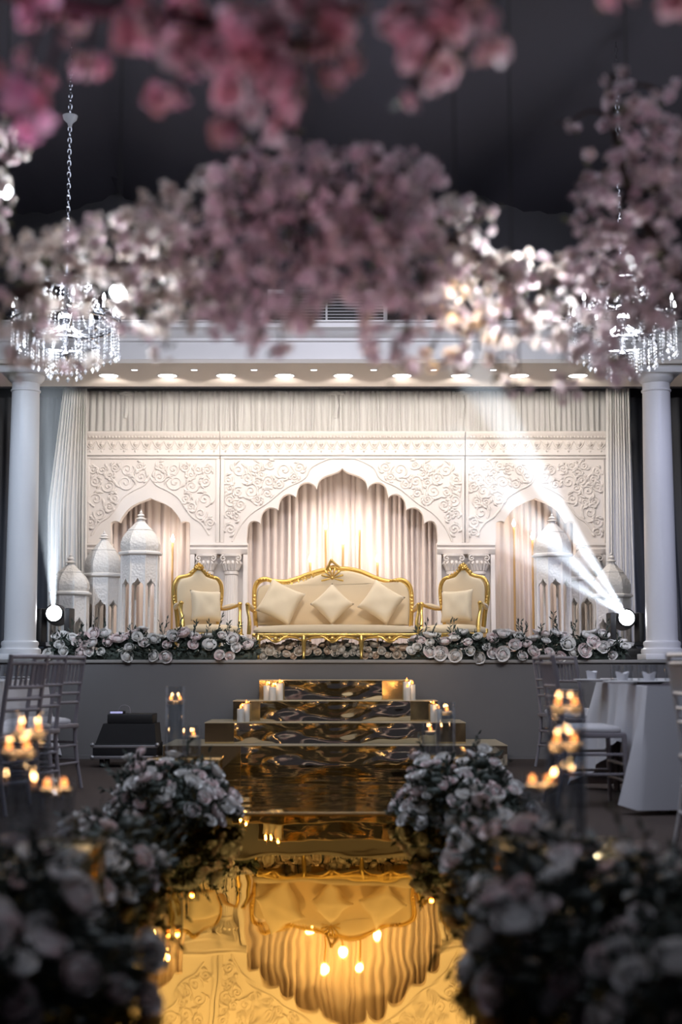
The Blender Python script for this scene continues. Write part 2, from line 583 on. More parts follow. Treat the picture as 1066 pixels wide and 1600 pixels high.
# four mirrored steps
RISE = 0.181
SX = -0.05
sw = [2.92, 2.26, 1.81, 1.38]
names = ['widest and lowest of the gold mirrored steps, resting on the carpet', 'second gold mirrored step from the floor, below two candle clusters',
         'third gold mirrored step from the floor, with pillar candles on its ends', 'narrowest and topmost gold mirrored step against the grey stage front']
for k in range(4):
    yf = 12.2 + 0.25 * k
    z0, z1 = RISE * k, RISE * (k + 1)
    w = sw[k] / 2
    t = thing('mirrored_step', names[k], 'step', (SX, yf, z0), 0, 'gold mirrored steps up to the stage')
    MB().box(-w, w, 0.012, STAGE_Y - 0.015 - yf, 0, RISE - 0.006).build('body', M['mirror_edge'], t, smooth=False)
    MB().box(-w - 0.004, w + 0.004, 0.0, STAGE_Y - 0.015 - yf, RISE - 0.006, RISE).build('tread', M['tread'], t, smooth=False)
    ce = [1.60, 1.75, 1.33, 0.88][k] / 2
    off = [0, 0, 0, -0.02][k]
    p = MB().box(-ce + off, ce + off, 0.0, 0.0115, 0.002, RISE - 0.008).build('mirror_panel', M['mirror_riser'], t, smooth=False)
    MB().box(-w, -ce + off - 0.003, 0.001, 0.0115, 0.002, RISE - 0.008).build('mirror_panel', M['mirror_flat'], t, smooth=False)
    MB().box(ce + off + 0.003, w, 0.001, 0.0115, 0.002, RISE - 0.008).build('mirror_panel', M['mirror_flat'] if k else M['mirror_riser'], t, smooth=False)

# mirrored runway: two sheets, the far one buckled
rw = thing('mirror_runway', 'long gold mirror aisle runway leading up to the stage steps', 'runway', (-0.12, 0, 0))
MB().box(-0.85, 0.85, 1.0, 8.33, 0.0, 0.012).build('mirror_sheet', M['mirror_near'], rw, smooth=False)
MB().box(-0.85, 0.85, 8.335, 12.19, 0.0, 0.016).build('mirror_sheet', M['mirror_far'], rw, smooth=False)
MB().box(-0.85, 0.85, 8.30, 8.345, 0.0125, 0.021).build('joint_strip', M['mirror_edge'], rw, smooth=False)

# portico: header with downlights on two columns
hd = thing('portico_header', 'long white moulded header beam with downlights over the stage', 'header', (0, 13.3, 3.71))
ext_x(MB(), [(0.06, 0.02), (0.06, 0.30), (1.12, 0.30), (1.12, 0.02)], -4.9, 4.9).build('fascia', M['white_paint'], hd, smooth=False)
ext_x(MB(), [(0.0, 0.0), (0.0, 0.035), (0.03, 0.045), (0.06, 0.05), (1.15, 0.02), (1.15, 0.0)], -4.9, 4.9).build('soffit', M['soffit'], hd, smooth=False)
ext_x(MB(), [(0.06, 0.215), (0.035, 0.225), (0.035, 0.25), (0.0, 0.275), (-0.02, 0.31), (-0.06, 0.335), (-0.06, 0.375), (-0.08, 0.385), (-0.08, 0.40), (1.1, 0.40), (1.1, 0.30), (0.06, 0.30)], -4.9, 4.9).build('cornice', M['white_paint'], hd, smooth=True, angle=25)
for k in range(9):
    X = -2.305 + 0.582 * k
    d = MB().lathe([(0.082, 0.0), (0.108, -0.004), (0.112, 0.0)], 24, caps=False).build('downlight', M['white_paint'], hd, loc=(X, 0.59, -0.001))
    MB().lathe([(0.0, -0.003), (0.092, -0.003)], 24, caps=False).build('lens', M['downlight'], d, loc=(0, 0, 0))
    spot_light('downlight_beam', (X, 13.89, 3.655), (X * 1.02, 14.89, 2.85), 30, (1.0, 0.90, 0.81), 118, 0.08, 0.06)
for k in range(8):
    X = -2.01 + 0.582 * k
    d = MB().lathe([(0.026, 0.0), (0.036, -0.004), (0.038, 0.0)], 16, caps=False).build('downlight', M['white_paint'], hd, loc=(X, 0.31, -0.001))
    MB().lathe([(0.0, -0.003), (0.030, -0.003)], 16, caps=False).build('lens', M['downlight_cool'], d, loc=(0, 0, 0))

def column(x, label):
    t = thing('column', label, 'column', (x, 13.56, STAGE_Z), 0, 'white portico columns')
    h = 3.71 - STAGE_Z
    MB().bbox(-0.20, 0.20, -0.20, 0.20, 0.0, 0.055, 0.008).build('plinth', M['white_paint'], t)
    MB().lathe([(0.195, 0.055), (0.20, 0.075), (0.195, 0.10), (0.175, 0.11), (0.17, 0.125), (0.178, 0.15), (0.172, 0.17), (0.155, 0.18)], 40).build('base', M['white_paint'], t)
    prof = [(0.153, 0.18)]
    for i in range(13):
        q = i / 12
        prof.append((0.150 - 0.018 * q ** 1.6, 0.20 + (h - 0.20 - 0.24) * q))
    prof += [(0.132, h - 0.235), (0.143, h - 0.228), (0.143, h - 0.215), (0.132, h - 0.208), (0.131, h - 0.15)]
    MB().lathe(prof, 40).build('shaft', M['white_paint'], t)
    MB().lathe([(0.131, h - 0.15), (0.145, h - 0.14), (0.172, h - 0.11), (0.178, h - 0.09), (0.178, h - 0.075)], 40).build('capital', M['white_paint'], t)
    MB().bbox(-0.21, 0.21, -0.21, 0.21, h - 0.075, h - 0.004, 0.006).build('abacus', M['white_paint'], t)
column(-3.05, 'white round portico column beside the charcoal drape, near left chairs')
column(3.05, 'white round portico column beside the silver chair and right table')

# louvred air grille on the wall above the header
vg = thing('air_grille', 'white louvred air grille on the dark wall above the header', 'vent', (-0.14, 14.455, 4.30))
MB().box(-0.60, 0.60, -0.012, 0.0, -0.02, 0.40).build('backing', M['black'], vg, smooth=False)
for (a, b, c, d) in ((-0.62, 0.62, 0.38, 0.42), (-0.62, 0.62, -0.04, 0.0), (-0.62, -0.58, 0, 0.38), (0.58, 0.62, 0, 0.38), (-0.02, 0.0, 0, 0.38)):
    MB().box(a, b, -0.05, -0.005, c, d).build('frame_bar', M['white_paint'], vg, smooth=False)
for k in range(11):
    z = 0.02 + k * 0.033
    MB().add([(-0.58, -0.045, z), (0.58, -0.045, z), (0.58, -0.015, z + 0.014), (-0.58, -0.015, z + 0.014),
              (-0.58, -0.045, z + 0.005), (0.58, -0.045, z + 0.005), (0.58, -0.015, z + 0.019), (-0.58, -0.015, z + 0.019)],
             [(0, 1, 2, 3), (4, 7, 6, 5), (0, 4, 5, 1), (1, 5, 6, 2), (2, 6, 7, 3), (3, 7, 4, 0)]).build('slat', M['white_paint'], vg, smooth=False)

# ------------------------------------------------------------------ curtains
def pleats(x0, x1, z0, z1, n, amp, seed, edge=None, nz=10, gather=0.0, sharp=1.0):
    """hanging cloth: local x from x0 to x1, z from z0 to z1; edge(q) -> (xl, xr) at height fraction q"""
    rnd = random.Random(seed)
    ws = [rnd.uniform(0.65, 1.4) for _ in range(n)]
    tot = sum(ws)
    cols, u = [], 0.0
    per = 8
    for w in ws:
        a = amp * rnd.uniform(0.6, 1.25)
        for k in range(per):
            ph = k / per
            s = (0.5 - 0.5 * math.cos(2 * PI * ph)) ** sharp
            cols.append(((u + w * ph) / tot, a * s, rnd.random()))
        u += w
    cols.append((1.0, 0.0, 0))
    ph2 = [rnd.uniform(0, 6.28) for _ in range(len(cols))]
    mb = MB()
    vs, fs = [], []
    for j in range(nz + 1):
        q = j / nz
        xl, xr = edge(q) if edge else (x0, x1)
        for i, (cx, cy, r) in enumerate(cols):
            sw_ = 0.0
            if 0 < i < len(cols) - 1:
                sw_ = 0.010 * math.sin(q * 5 + i // per * 1.7) * (1 - q)
            vs.append((xl + (xr - xl) * cx + sw_, -cy * (1 - gather * q), z0 + (z1 - z0) * q))
    m = len(cols)
    for j in range(nz):
        for i in range(m - 1):
            a = j * m + i
            fs.append((a, a + 1, a + m + 1, a + m))
    mb.add(vs, fs)
    return mb

BY = 15.3     # front face of the carved backdrop
def bx(px, py=800):
    return at(px, py, BY).x
def bz(py):
    return at(533, py, BY).z

def curtain(name, label, px0, px1, py1, Y, n, amp, seed, m, z0=STAGE_Z + 0.005, py0=None, edge=None, gather=0.0, sharp=1.0):
    a, b = at(px0, 900, Y).x, at(px1, 900, Y).x
    zt = at(533, py1, Y).z
    if py0:
        z0 = at(533, py0, Y).z
    c = (a + b) / 2
    o = pleats(a - c, b - c, 0, zt - z0, n, amp, seed, edge, gather=gather, sharp=sharp).build(name, M[m], loc=(c, Y, z0), angle=180)
    return tag(o, label, 'curtain')

curtain('arch_curtain', 'blush pleated curtain filling the wide central arch behind the sofa', 372, 698, 700, 15.82, 29, 0.06, 11, 'curtain_warm', sharp=0.4)
curtain('arch_curtain', 'blush pleated curtain in the narrow arch behind the left lanterns', 160, 312, 745, 15.82, 13, 0.06, 12, 'curtain_warm', sharp=0.4)
curtain('arch_curtain', 'blush pleated curtain in the narrow arch behind the right lanterns', 758, 918, 745, 15.82, 14, 0.06, 13, 'curtain_warm', sharp=0.4)
# pleated valance over the whole width, above and behind the carved panels
curtain('top_curtain', 'ivory tightly pleated curtain strip above the carved frieze', 128, 955, 612, 15.62, 92, 0.045, 14, 'curtain_white', py0=720, sharp=0.45)
# plain rod and smooth band from which it hangs
rod = MB().tube([(-3.0, 0, 0), (3.1, 0, 0)], 0.016, 8)
tag(rod.build('curtain_rod', M['set_white'], loc=(0, 15.63, at(533, 615, 15.63).z)), 'thin white rod along the top of the ivory curtain strip', 'rod')
tag(MB().box(-3.05, 3.15, 0, 1.145, 0, 0.36).build('top_board', M['curtain_white'], loc=(0, 15.65, at(533, 622, 15.65).z), smooth=False), 'smooth ivory board behind the curtain rod below the soffit', 'board')
for px in (197, 525, 722):   # gathered rosettes where the cloth is tied to the rod
    r = MB()
    for k in range(9):
        a = PI * (0.1 + 0.8 * k / 8)
        r.tube([(0, 0, 0), (0.05 * math.cos(a), -0.012, 0.04 * math.sin(a)), (0.11 * math.cos(a), 0.0, 0.075 * math.sin(a) - 0.02)], [0.008, 0.012, 0.004], 6)
    r.ball((0, 0, 0), 0.02, 8, 5)
    r.tube([(0, 0.01, 0), (0.01, 0.0, -0.12), (-0.005, 0.01, -0.26)], [0.02, 0.026, 0.02], 8)
    p = at(px, 617, 15.57)
    tag(r.build('cloth_rosette', M['curtain_white'], loc=p), {197: 'ivory cloth gathered in a fan knot above the left carved panel', 525: 'ivory cloth gathered in a fan knot above the central carved panel', 722: 'ivory cloth gathered in a fan knot above the right panel seam'}[px], 'curtain knot', 'gathered knots on the top curtain')

# full-height side drapes
Yd = 15.18
zt = at(533, 596, Yd).z - STAGE_Z
def edgeL(q):
    py = 1031 + (596 - 1031) * q
    l = 74 if py > 800 else 74 + 27 * ((800 - py) / 204) ** 1.0
    return at(l, py, Yd).x + 2.9, at(136, py, Yd).x + 2.9
tag(pleats(0, 1, 0.005, zt, 11, 0.05, 21, edgeL, nz=20).build('side_drape', M['curtain_white'], loc=(-2.9, Yd, STAGE_Z), angle=180), 'ivory full-height drape left of the carved arches, by the small lantern', 'curtain', 'side drapes')
def edgeR(q):
    py = 1031 + (596 - 1031) * q
    return at(947, py, Yd).x - 2.9, at(984 + 12 * (1 - q), py, Yd).x - 2.9
tag(pleats(0, 1, 0.005, zt, 9, 0.05, 22, edgeR, nz=20).build('side_drape', M['curtain_white'], loc=(2.9, Yd, STAGE_Z), angle=180), 'ivory full-height drape right of the carved arches, by the right column', 'curtain', 'side drapes')
# charcoal drapes between the ivory ones and the columns
tag(pleats(-0.62, 0.5, 0.005, 2.9, 10, 0.05, 23, lambda q: (-0.7, 0.42)).build('charcoal_drape', M['dark_drape'], loc=(-3.35, 15.6, STAGE_Z), angle=180), 'charcoal drape hanging between the left column and the ivory drape', 'curtain')
tag(pleats(-0.5, 0.62, 0.005, 2.9, 10, 0.05, 24, lambda q: (-0.45 + 0.16 * (1 - q) ** 2, 0.75)).build('charcoal_drape', M['dark_drape'], loc=(3.5, 15.6, STAGE_Z), angle=180), 'charcoal drape hanging between the ivory drape and the right column', 'curtain')

# ------------------------------------------------------------------ carved backdrop
def lobes(segs, n=6):
    """segs: list of point lists; each list is one smooth lobe"""
    out = []
    for s in segs:
        c = catmull([(a, b, 0) for a, b in s], n)
        out += [(p.x, p.y) for p in c[:-1]]
    out.append(segs[-1][-1])
    return out

K = 0.375
half_c = lobes([[(0, 350), (18, 365), (45, 375), (75, 386), (97, 405), (107, 437)],
                [(107, 437), (116, 422), (138, 410), (162, 412), (182, 430), (194, 472)],
                [(194, 472), (206, 462), (226, 458), (246, 467), (261, 488), (268, 524)],
                [(268, 524), (281, 517), (305, 515), (325, 527), (337, 548), (342, 581)],
                [(342, 581), (353, 573), (371, 570), (386, 578), (395, 600), (398, 640), (398, 662)]])
half_c = [(x * K, 600 + y * K) for x, y in half_c]
half_s = lobes([[(0, 778), (7, 781), (20, 786), (33, 794), (43, 806), (48.5, 816)],
                [(48.5, 816), (53, 814), (59, 815), (62, 819), (62, 835), (62, 848)]])

def outline_px(px0, px1, pyt, pyb, cx, half):
    """panel outline with an arch notch open to the bottom, in photo pixels, counter-clockwise from bottom left"""
    half = [(x, y) for x, y in half if y < pyb - 0.5]
    hw = half[-1][0]
    pts = [(px0, pyb), (cx - hw, pyb)]
    pts += [(cx - x, y) for x, y in reversed(half)]
    pts += [(cx + x, y) for x, y in half[1:]]
    pts += [(cx + hw, pyb), (px1, pyb), (px1, pyt), (px0, pyt)]
    return pts

def spiral(cx, cz, r, turns, d, a0, n=26):
    pts = []
    for i in range(n):
        q = i / (n - 1)
        a = a0 + d * turns * 2 * PI * q
        rr = r * (1 - 0.86 * q)
        pts.append((cx + rr * math.cos(a), 0, cz + rr * math.sin(a)))
    return pts

def in_poly(x, y, poly):
    c = False
    j = len(poly) - 1
    for i in range(len(poly)):
        if (poly[i][1] > y) != (poly[j][1] > y) and x < (poly[j][0] - poly[i][0]) * (y - poly[i][1]) / (poly[j][1] - poly[i][1]) + poly[i][0]:
            c = not c
        j = i
    return c

def arch_panel(label, px0, px1, cx, half, seed, ridge):
    ox = bx((px0 + px1) / 2)
    oz = STAGE_Z
    t = thing('carved_arch_panel', label, 'arch panel', (ox, BY, oz), 0, 'carved backdrop panels')
    W = lambda p: (bx(p[0], p[1]) - ox, bz(p[1]) - oz)
    # board with the arch cut out
    op = outline_px(px0 + 0.6, px1 - 0.6, 713, 848, cx, half)
    MB().prism([W(p) for p in op], 0.0, 0.13).build('arched_board', M['set_white'], t, smooth=False)
    # raised lip around the arch
    lip = [(cx - x, y) for x, y in reversed(half)] + [(cx + x, y) for x, y in half[1:]]
    lp = [(W(p)[0], 0.0, W(p)[1]) for p in lip if p[1] < 846]
    # framing strips along the border
    for (a, b, c, d) in ((px0 + 1, px1 - 1, 713, 717.5), (px0 + 1, px0 + 6, 717.5, 848), (px1 - 6, px1 - 1, 717.5, 848)):
        x0, z1 = W((a, c)); x1, z0 = W((b, d))
        MB().bbox(x0, x1, -0.018, -0.001, z0, z1, 0.006).build('border_strip', M['set_white'], t)
    # frieze on top
    x0, zt_ = W((px0 + 0.5, 675)); x1, zb = W((px1 - 0.5, 712))
    ext_x(MB(), [(0.13, zb), (-0.015, zb), (-0.02, zb + 0.01), (-0.01, zb + 0.03), (-0.012, zt_ - 0.09), (-0.035, zt_ - 0.075), (-0.045, zt_ - 0.05), (-0.06, zt_ - 0.035), (-0.065, zt_ - 0.004), (-0.06, zt_), (0.13, zt_)], x0, x1).build('frieze', M['set_white'], t)
    # row of beads and of pendant leaves
    n = int(round((px1 - px0) / 5.2))
    beads = MB()
    for i in range(n):
        x = x0 + (x1 - x0) * (i + 0.5) / n
        beads.ball((x, -0.045, zt_ - 0.062), (0.012, 0.012, 0.014), 6, 4)
    b = beads.build('bead_row', M['set_white'], t); b['kind'] = 'stuff'
    n = int(round((px1 - px0) / 17.0))
    leaf = MB()
    wv = (x1 - x0) / n / 2
    hh = 0.115
    leaf.tube([(-wv * 0.95, 0, 0), (-wv * 0.55, -0.004, -hh * 0.45), (0, -0.006, -hh * 0.75), (wv * 0.55, -0.004, -hh * 0.45), (wv * 0.95, 0, 0)], 0.0075, 6)
    leaf.tube([(0, -0.004, -hh * 0.05), (0, -0.016, -hh * 0.35), (0, -0.004, -hh * 0.62)], [0.006, 0.022, 0.003], 8, flat=(1, 0.6, 1))
    leaf.ball((0, -0.004, -hh * 0.98), (0.012, 0.010, 0.014), 6, 4)
    for s in (-1, 1):
        leaf.tube(spiral(s * wv * 0.5, -hh * 0.72, wv * 0.32, 1.1, s, PI / 2, 10), [0.006] * 10, 5)
    lo = None
    for i in range(n):
        loc = (x0 + (x1 - x0) * (i + 0.5) / n, -0.012, zt_ - 0.098)
        if lo is None:
            lo = leaf.build('frieze_leaf', M['set_white'], t, loc=loc)
        else:
            link('frieze_leaf', lo.data, t, loc)
    # raised ridge following the arch
    for s in (-1, 1):
        rp = catmull([(*W((cx + s * a, b)), 0) for a, b in ridge], 6)
        MB().tube([(p.x, -0.004, p.y) for p in rp], 0.011, 6).build('ridge', M['set_white'], t)
    # scrollwork: one half placed, the other half mirrored
    rnd = random.Random(seed)
    def ridge_y(dx):
        for (a, b), (c, d) in zip(ridge[:-1], ridge[1:]):
            if a <= dx <= c:
                return b + (d - b) * (dx - a) / (c - a)
        return ridge[-1][1] + 30
    pts = []
    lim = max(px1 - cx, cx - px0) - 9
    for tries in range(4000):
        dx = rnd.uniform(7, lim)
        y = rnd.uniform(724, 842)
        r = rnd.uniform(7, 14)
        if y + r * 0.9 > min(ridge_y(dx), ridge_y(dx + r * 0.6), ridge_y(max(dx - r * 0.6, 0))) - 1 or y + r > 846 or dx + r > lim + 3 or dx - r < 1 or y - r < 719:
            continue
        if all((dx - a) ** 2 + (y - b) ** 2 > (0.86 * (r + c)) ** 2 for a, b, c in pts):
            pts.append((dx, y, r))
    for (dx, y, r) in pts:
        d = rnd.choice((-1, 1)); a0 = rnd.uniform(0, 6.28); kinds = rnd.random()
        leaves = [(rnd.uniform(0, 6.28), rnd.uniform(0.6, 1.0)) for _ in range(4)]
        for s in (-1, 1):
            if not (px0 + 8 < cx + s * dx < px1 - 8):
                continue
            x, z = W((cx + s * dx, y))
            R = r / 144.0
            mb = MB()
            sp = spiral(0, 0, R, 1.45, d * s, a0 if s > 0 else PI - a0)
            mb.tube([(p[0], -0.004, p[2]) for p in sp], [0.011 - 0.004 * i / 25 for i in range(26)], 6, flat=(1, 1.1, 1))
            mb.ball((sp[-1][0], -0.006, sp[-1][2]), (0.014, 0.014, 0.014), 7, 4)
            for (la, lr) in leaves:
                a = la if s > 0 else PI - la
                q0 = (R * 0.85 * math.cos(a), -0.002, R * 0.85 * math.sin(a))
                a2 = a + 0.5 * d * s
                q1 = (R * 1.12 * math.cos(a2), -0.012, R * 1.12 * math.sin(a2))
                a3 = a + 0.95 * d * s
                q2 = (R * (1.1 + 0.25 * lr) * math.cos(a3), -0.002, R * (1.1 + 0.25 * lr) * math.sin(a3))
                mb.tube(catmull([q0, q1, q2], 3), [0.006, 0.010, 0.014, 0.014, 0.011, 0.007, 0.003], 6, flat=(1, 0.8, 1))
            mb.build('relief_scroll', M['set_white'], t, loc=(x, 0, z))
    return t

ridge_s = [(0, 746), (10, 758), (26, 766), (44, 778), (56, 796), (66, 808), (80, 818), (92, 836)]
ridge_c = [(0, 714), (20, 716.5), (48, 730), (60, 748), (84, 760), (96, 768), (118, 786), (142, 802), (160, 822), (172, 846)]
arch_panel('white carved panel with the narrow arch over the left lanterns', 133, 344, 235, half_s, 3, ridge_s)
arch_panel('wide white carved panel with the many-lobed arch behind the sofa', 344, 727, 535, half_c, 4, ridge_c)
arch_panel('white carved panel with the narrow arch over the right lanterns', 727, 948, 837, half_s, 5, ridge_s)

def pier(label, px0, px1, ncol, seed):
    """pier below the carved boards: moulded entablature on slender fluted columns with leafy capitals in front of a back board"""
    x0, x1 = bx(px0, 900), bx(px1, 900)
    c = (x0 + x1) / 2
    w = (x1 - x0) / 2
    t = thing('arch_pier', label, 'pier', (c, BY, STAGE_Z), 0, 'piers carrying the carved panels')
    H = bz(848.6) - STAGE_Z
    e1 = bz(857) - STAGE_Z
    e2 = bz(866) - STAGE_Z
    ext_x(MB(), [(0.14, e2), (-0.02, e2), (-0.03, e2 + 0.015), (-0.045, e1 - 0.01), (-0.03, e1), (-0.03, e1 + 0.015), (-0.05, H - 0.025), (-0.045, H), (0.14, H)], -w, w).build('entablature', M['set_white'], t)
    MB().box(-w, w, 0.06, 0.14, 0.0, e2).build('back_board', M['set_white'], t, smooth=False)
    for s in (-1, 1):
        MB().bbox(s * w - 0.025 - s * 0.025, s * w + 0.025 - s * 0.025, -0.015, 0.06, 0.0, e2, 0.006).build('side_post', M['set_white'], t)
    for i in range(ncol):
        x = (-w + 2 * w * (i + 0.5) / ncol) * 0.86
        r = min(0.075, w / ncol * 0.46)
        cap0 = bz(893) - STAGE_Z
        col = MB().lathe([(r * 1.35, 0), (r * 1.35, 0.04), (r * 1.1, 0.06), (r, 0.09), (r * 0.92, cap0 - 0.04), (r * 1.1, cap0 - 0.03), (r * 1.1, cap0)], 24, c=(x, 0.0, 0)).build('colonnette', M['set_white'], t)
        fl = MB()
        for k in range(9):
            a = PI + PI * (k + 0.5) / 9
            fl.tube([(x + r * 0.97 * math.cos(a), r * 0.97 * math.sin(a), 0.1), (x + r * 0.92 * math.cos(a), r * 0.92 * math.sin(a), cap0 - 0.05)], r * 0.10, 5)
        fl.build('fluting', M['set_white'], col)
        cp = MB().lathe([(r * 0.9, cap0), (r * 0.95, cap0 + 0.05), (r * 1.35, e2 - 0.04), (r * 1.6, e2 - 0.025), (r * 1.6, e2)], 16, c=(x, 0, 0)).build('capital', M['set_white'], t)
        lv = MB()
        for k in range(8):
            a = PI + PI * k / 7
            ca, sa = math.cos(a), math.sin(a)
            lv.tube([(x + r * 1.0 * ca, r * 1.0 * sa, cap0 + 0.01), (x + r * 1.15 * ca, r * 1.15 * sa, cap0 + 0.06), (x + r * 1.55 * ca, r * 1.55 * sa, cap0 + 0.10), (x + r * 1.7 * ca, r * 1.7 * sa, cap0 + 0.075)], [0.014, 0.02, 0.016, 0.006], 6)
        for s in (-1, 1):
            lv.tube([(p[0], -r * 1.2, p[2]) for p in spiral(x + s * r * 1.1, e2 - 0.05, 0.035, 1.2, -s, PI / 2, 12)], 0.009, 5)
        lv.build('acanthus', M['set_white'], cp)
pier('white pier with twin fluted columns behind the left armchair', 297, 387, 2, 1)
pier('white pier with leafy capital behind the right armchair', 683, 774, 2, 2)
pier('narrow white pier at the outer end of the left carved panel', 134, 173, 1, 3)
pier('narrow white pier at the outer end of the right carved panel', 900, 948, 1, 4)

# ================================================================== lanterns
def lantern(label, cx, py_fin, py_dome, py_corn, py_open, hw_px, Y):
    zc = at(533, py_corn, Y).z - STAGE_Z
    zd = at(533, py_dome, Y).z - STAGE_Z
    zf = at(533, py_fin, Y).z - STAGE_Z
    zo = at(533, py_open, Y).z - STAGE_Z
    a = hw_px / F * (Y * CT)
    X = at(cx, 900, Y).x
    t = thing('dome_lantern', label, 'lantern', (X, Y, STAGE_Z), 0, 'carved dome lanterns on the stage')
    ap = a * 0.90                       # apothem of the shaft
    R = lambda q: q / math.cos(PI / 8)
    MB().lathe([(R(ap * 1.10), 0), (R(ap * 1.10), 0.05), (R(ap * 1.02), 0.07), (R(ap * 1.02), 0.085)], 8, rot=PI / 8).build('base', M['lantern_plain'], t, angle=20)
    w = ap * math.tan(PI / 8)           # half width of a face
    th = 0.022
    top = zc - 0.03
    s = 0.80 * w
    z0 = 0.085
    hs = (zo - z0)
    o = [(-w, z0), (-s, z0), (-s, zo - 0.075), (-s * 1.02, zo - 0.07), (-s * 0.8, zo - 0.045), (-s * 0.42, zo - 0.03), (-s * 0.2, zo - 0.012), (0, zo + 0.012),
         (s * 0.2, zo - 0.012), (s * 0.42, zo - 0.03), (s * 0.8, zo - 0.045), (s * 1.02, zo - 0.07), (s, zo - 0.075), (s, z0), (w, z0), (w, top), (-w, top)]
    me = None
    for k in range(8):
        rz = 2 * PI * k / 8
        loc = (ap * math.sin(rz), -ap * math.cos(rz), 0)
        if me is None:
            p = MB().prism(o, 0.0, th).build('arched_panel', M['lantern_panel'], t, smooth=False, loc=loc, rot=(0, 0, rz))
            me = p.data
        else:
            p = link('arched_panel', me, t, loc, (0, 0, rz))
    # slim posts on the corners
    pm = None
    for k in range(8):
        an = PI / 8 + 2 * PI * k / 8
        loc = (R(ap) * math.cos(an), R(ap) * math.sin(an), 0)
        if pm is None:
            pm = MB().tube([(0, 0, 0.085), (0, 0, top)], 0.009, 6).build('corner_post', M['lantern_plain'], t, loc=loc).data
        else:
            link('corner_post', pm, t, loc)
    MB().lathe([(R(ap * 0.95), top - 0.001), (R(ap * 1.04), top + 0.008), (R(a * 1.06), zc - 0.012), (R(a * 1.06), zc + 0.006), (R(a * 0.95), zc + 0.018), (0.0, zc + 0.019)], 8, rot=PI / 8, caps=False).build('cornice', M['lantern_plain'], t, angle=20)
    hd_ = zd - zc - 0.019
    pr = [(0.90, 0), (0.955, 0.08), (0.97, 0.18), (0.94, 0.30), (0.86, 0.43), (0.735, 0.56), (0.565, 0.69), (0.40, 0.80), (0.25, 0.90), (0.16, 0.97), (0.15, 1.0)]
    MB().lathe([(R(a * r), zc + 0.019 + hd_ * q) for r, q in pr], 8, rot=PI / 8).build('dome', M['lantern_white'], t, angle=25)
    bnd = pr[6]
    MB().lathe([(R(a * 0.60), zc + 0.019 + hd_ * 0.66), (R(a * 0.63), zc + 0.019 + hd_ * 0.665), (R(a * 0.60), zc + 0.019 + hd_ * 0.69)], 8, rot=PI / 8, caps=False).build('band', M['lantern_plain'], t, angle=20)
    f = zf - zd
    MB().lathe([(0.20 * a, zd), (0.30 * a, zd + 0.06 * f), (0.20 * a, zd + 0.14 * f), (0.10 * a, zd + 0.24 * f), (0.19 * a, zd + 0.36 * f), (0.16 * a, zd + 0.46 * f), (0.05 * a, zd + 0.55 * f), (0.09 * a, zd + 0.66 * f), (0.03 * a, zd + 0.76 * f), (0.0, zd + f)], 12).build('finial', M['lantern_plain'], t)
    return t

lantern('tallest white dome lantern at the left, inside the narrow arch', 219, 795, 812, 865, 906, 31, 14.65)
lantern('middle-height white dome lantern at the left, between the tall and small ones', 162, 828, 842, 899, 939, 30, 14.85)
lantern('shortest white dome lantern at the left, behind the moving light', 110, 862, 880, 927, 966, 30, 14.45)
lantern('tallest white dome lantern at the right, inside the narrow arch', 864, 800, 815, 868, 906, 29, 14.65)
lantern('middle-height white dome lantern at the right, between the tall and small ones', 912, 842, 856, 905, 936, 30, 14.90)
lantern('shortest white dome lantern at the right, behind the moving light', 956, 860, 878, 931, 968, 29, 14.45)

# ================================================================== tall gold candle lights
def candle_light(label, px, py, Y=15.56, power=2.7):
    p = at(px, py, Y)
    t = thing('candle_stick', label, 'candle stick', (p.x, Y, STAGE_Z), 0, 'tall gold candle sticks behind the arches')
    h = p.z - STAGE_Z
    MB().lathe([(0.055, 0), (0.055, 0.012), (0.02, 0.02), (0.012, 0.03)], 16).build('foot', M['gold_smooth'], t)
    MB().tube([(0, 0, 0.028), (0, 0, h - 0.035)], 0.0125, 10).build('stem', M['gold_smooth'], t)
    b = MB().lathe([(0.010, h - 0.034), (0.018, h - 0.015), (0.021, h + 0.0), (0.014, h + 0.022), (0.004, h + 0.045), (0, h + 0.055)], 12).build('bulb', M['bulb'], t)
    point_light('candle_glow', (p.x, Y - 0.03, p.z + 0.0), power, (1.0, 0.83, 0.70), 0.05)
for px, py, l in ((509, 822, 'tall gold candle stick left of the middle, in the central arch'), (562, 822, 'tall gold candle stick right of the middle, in the central arch'),
                  (536, 845, 'middle gold candle stick right behind the sofa crest'), (485, 873, 'short gold candle stick above the sofa back, left of the crest'),
                  (590, 873, 'short gold candle stick above the sofa back, right of the crest')):
    candle_light(l, px, py)
candle_light('taller gold candle stick beside the left armchair', 270, 842)
candle_light('shorter gold candle stick just right of the tallest left lantern', 246, 874, 15.50)
candle_light('taller gold candle stick left of the tallest right lantern', 803, 818)
candle_light('shorter gold candle stick against the tallest right lantern', 832, 838, 15.50)

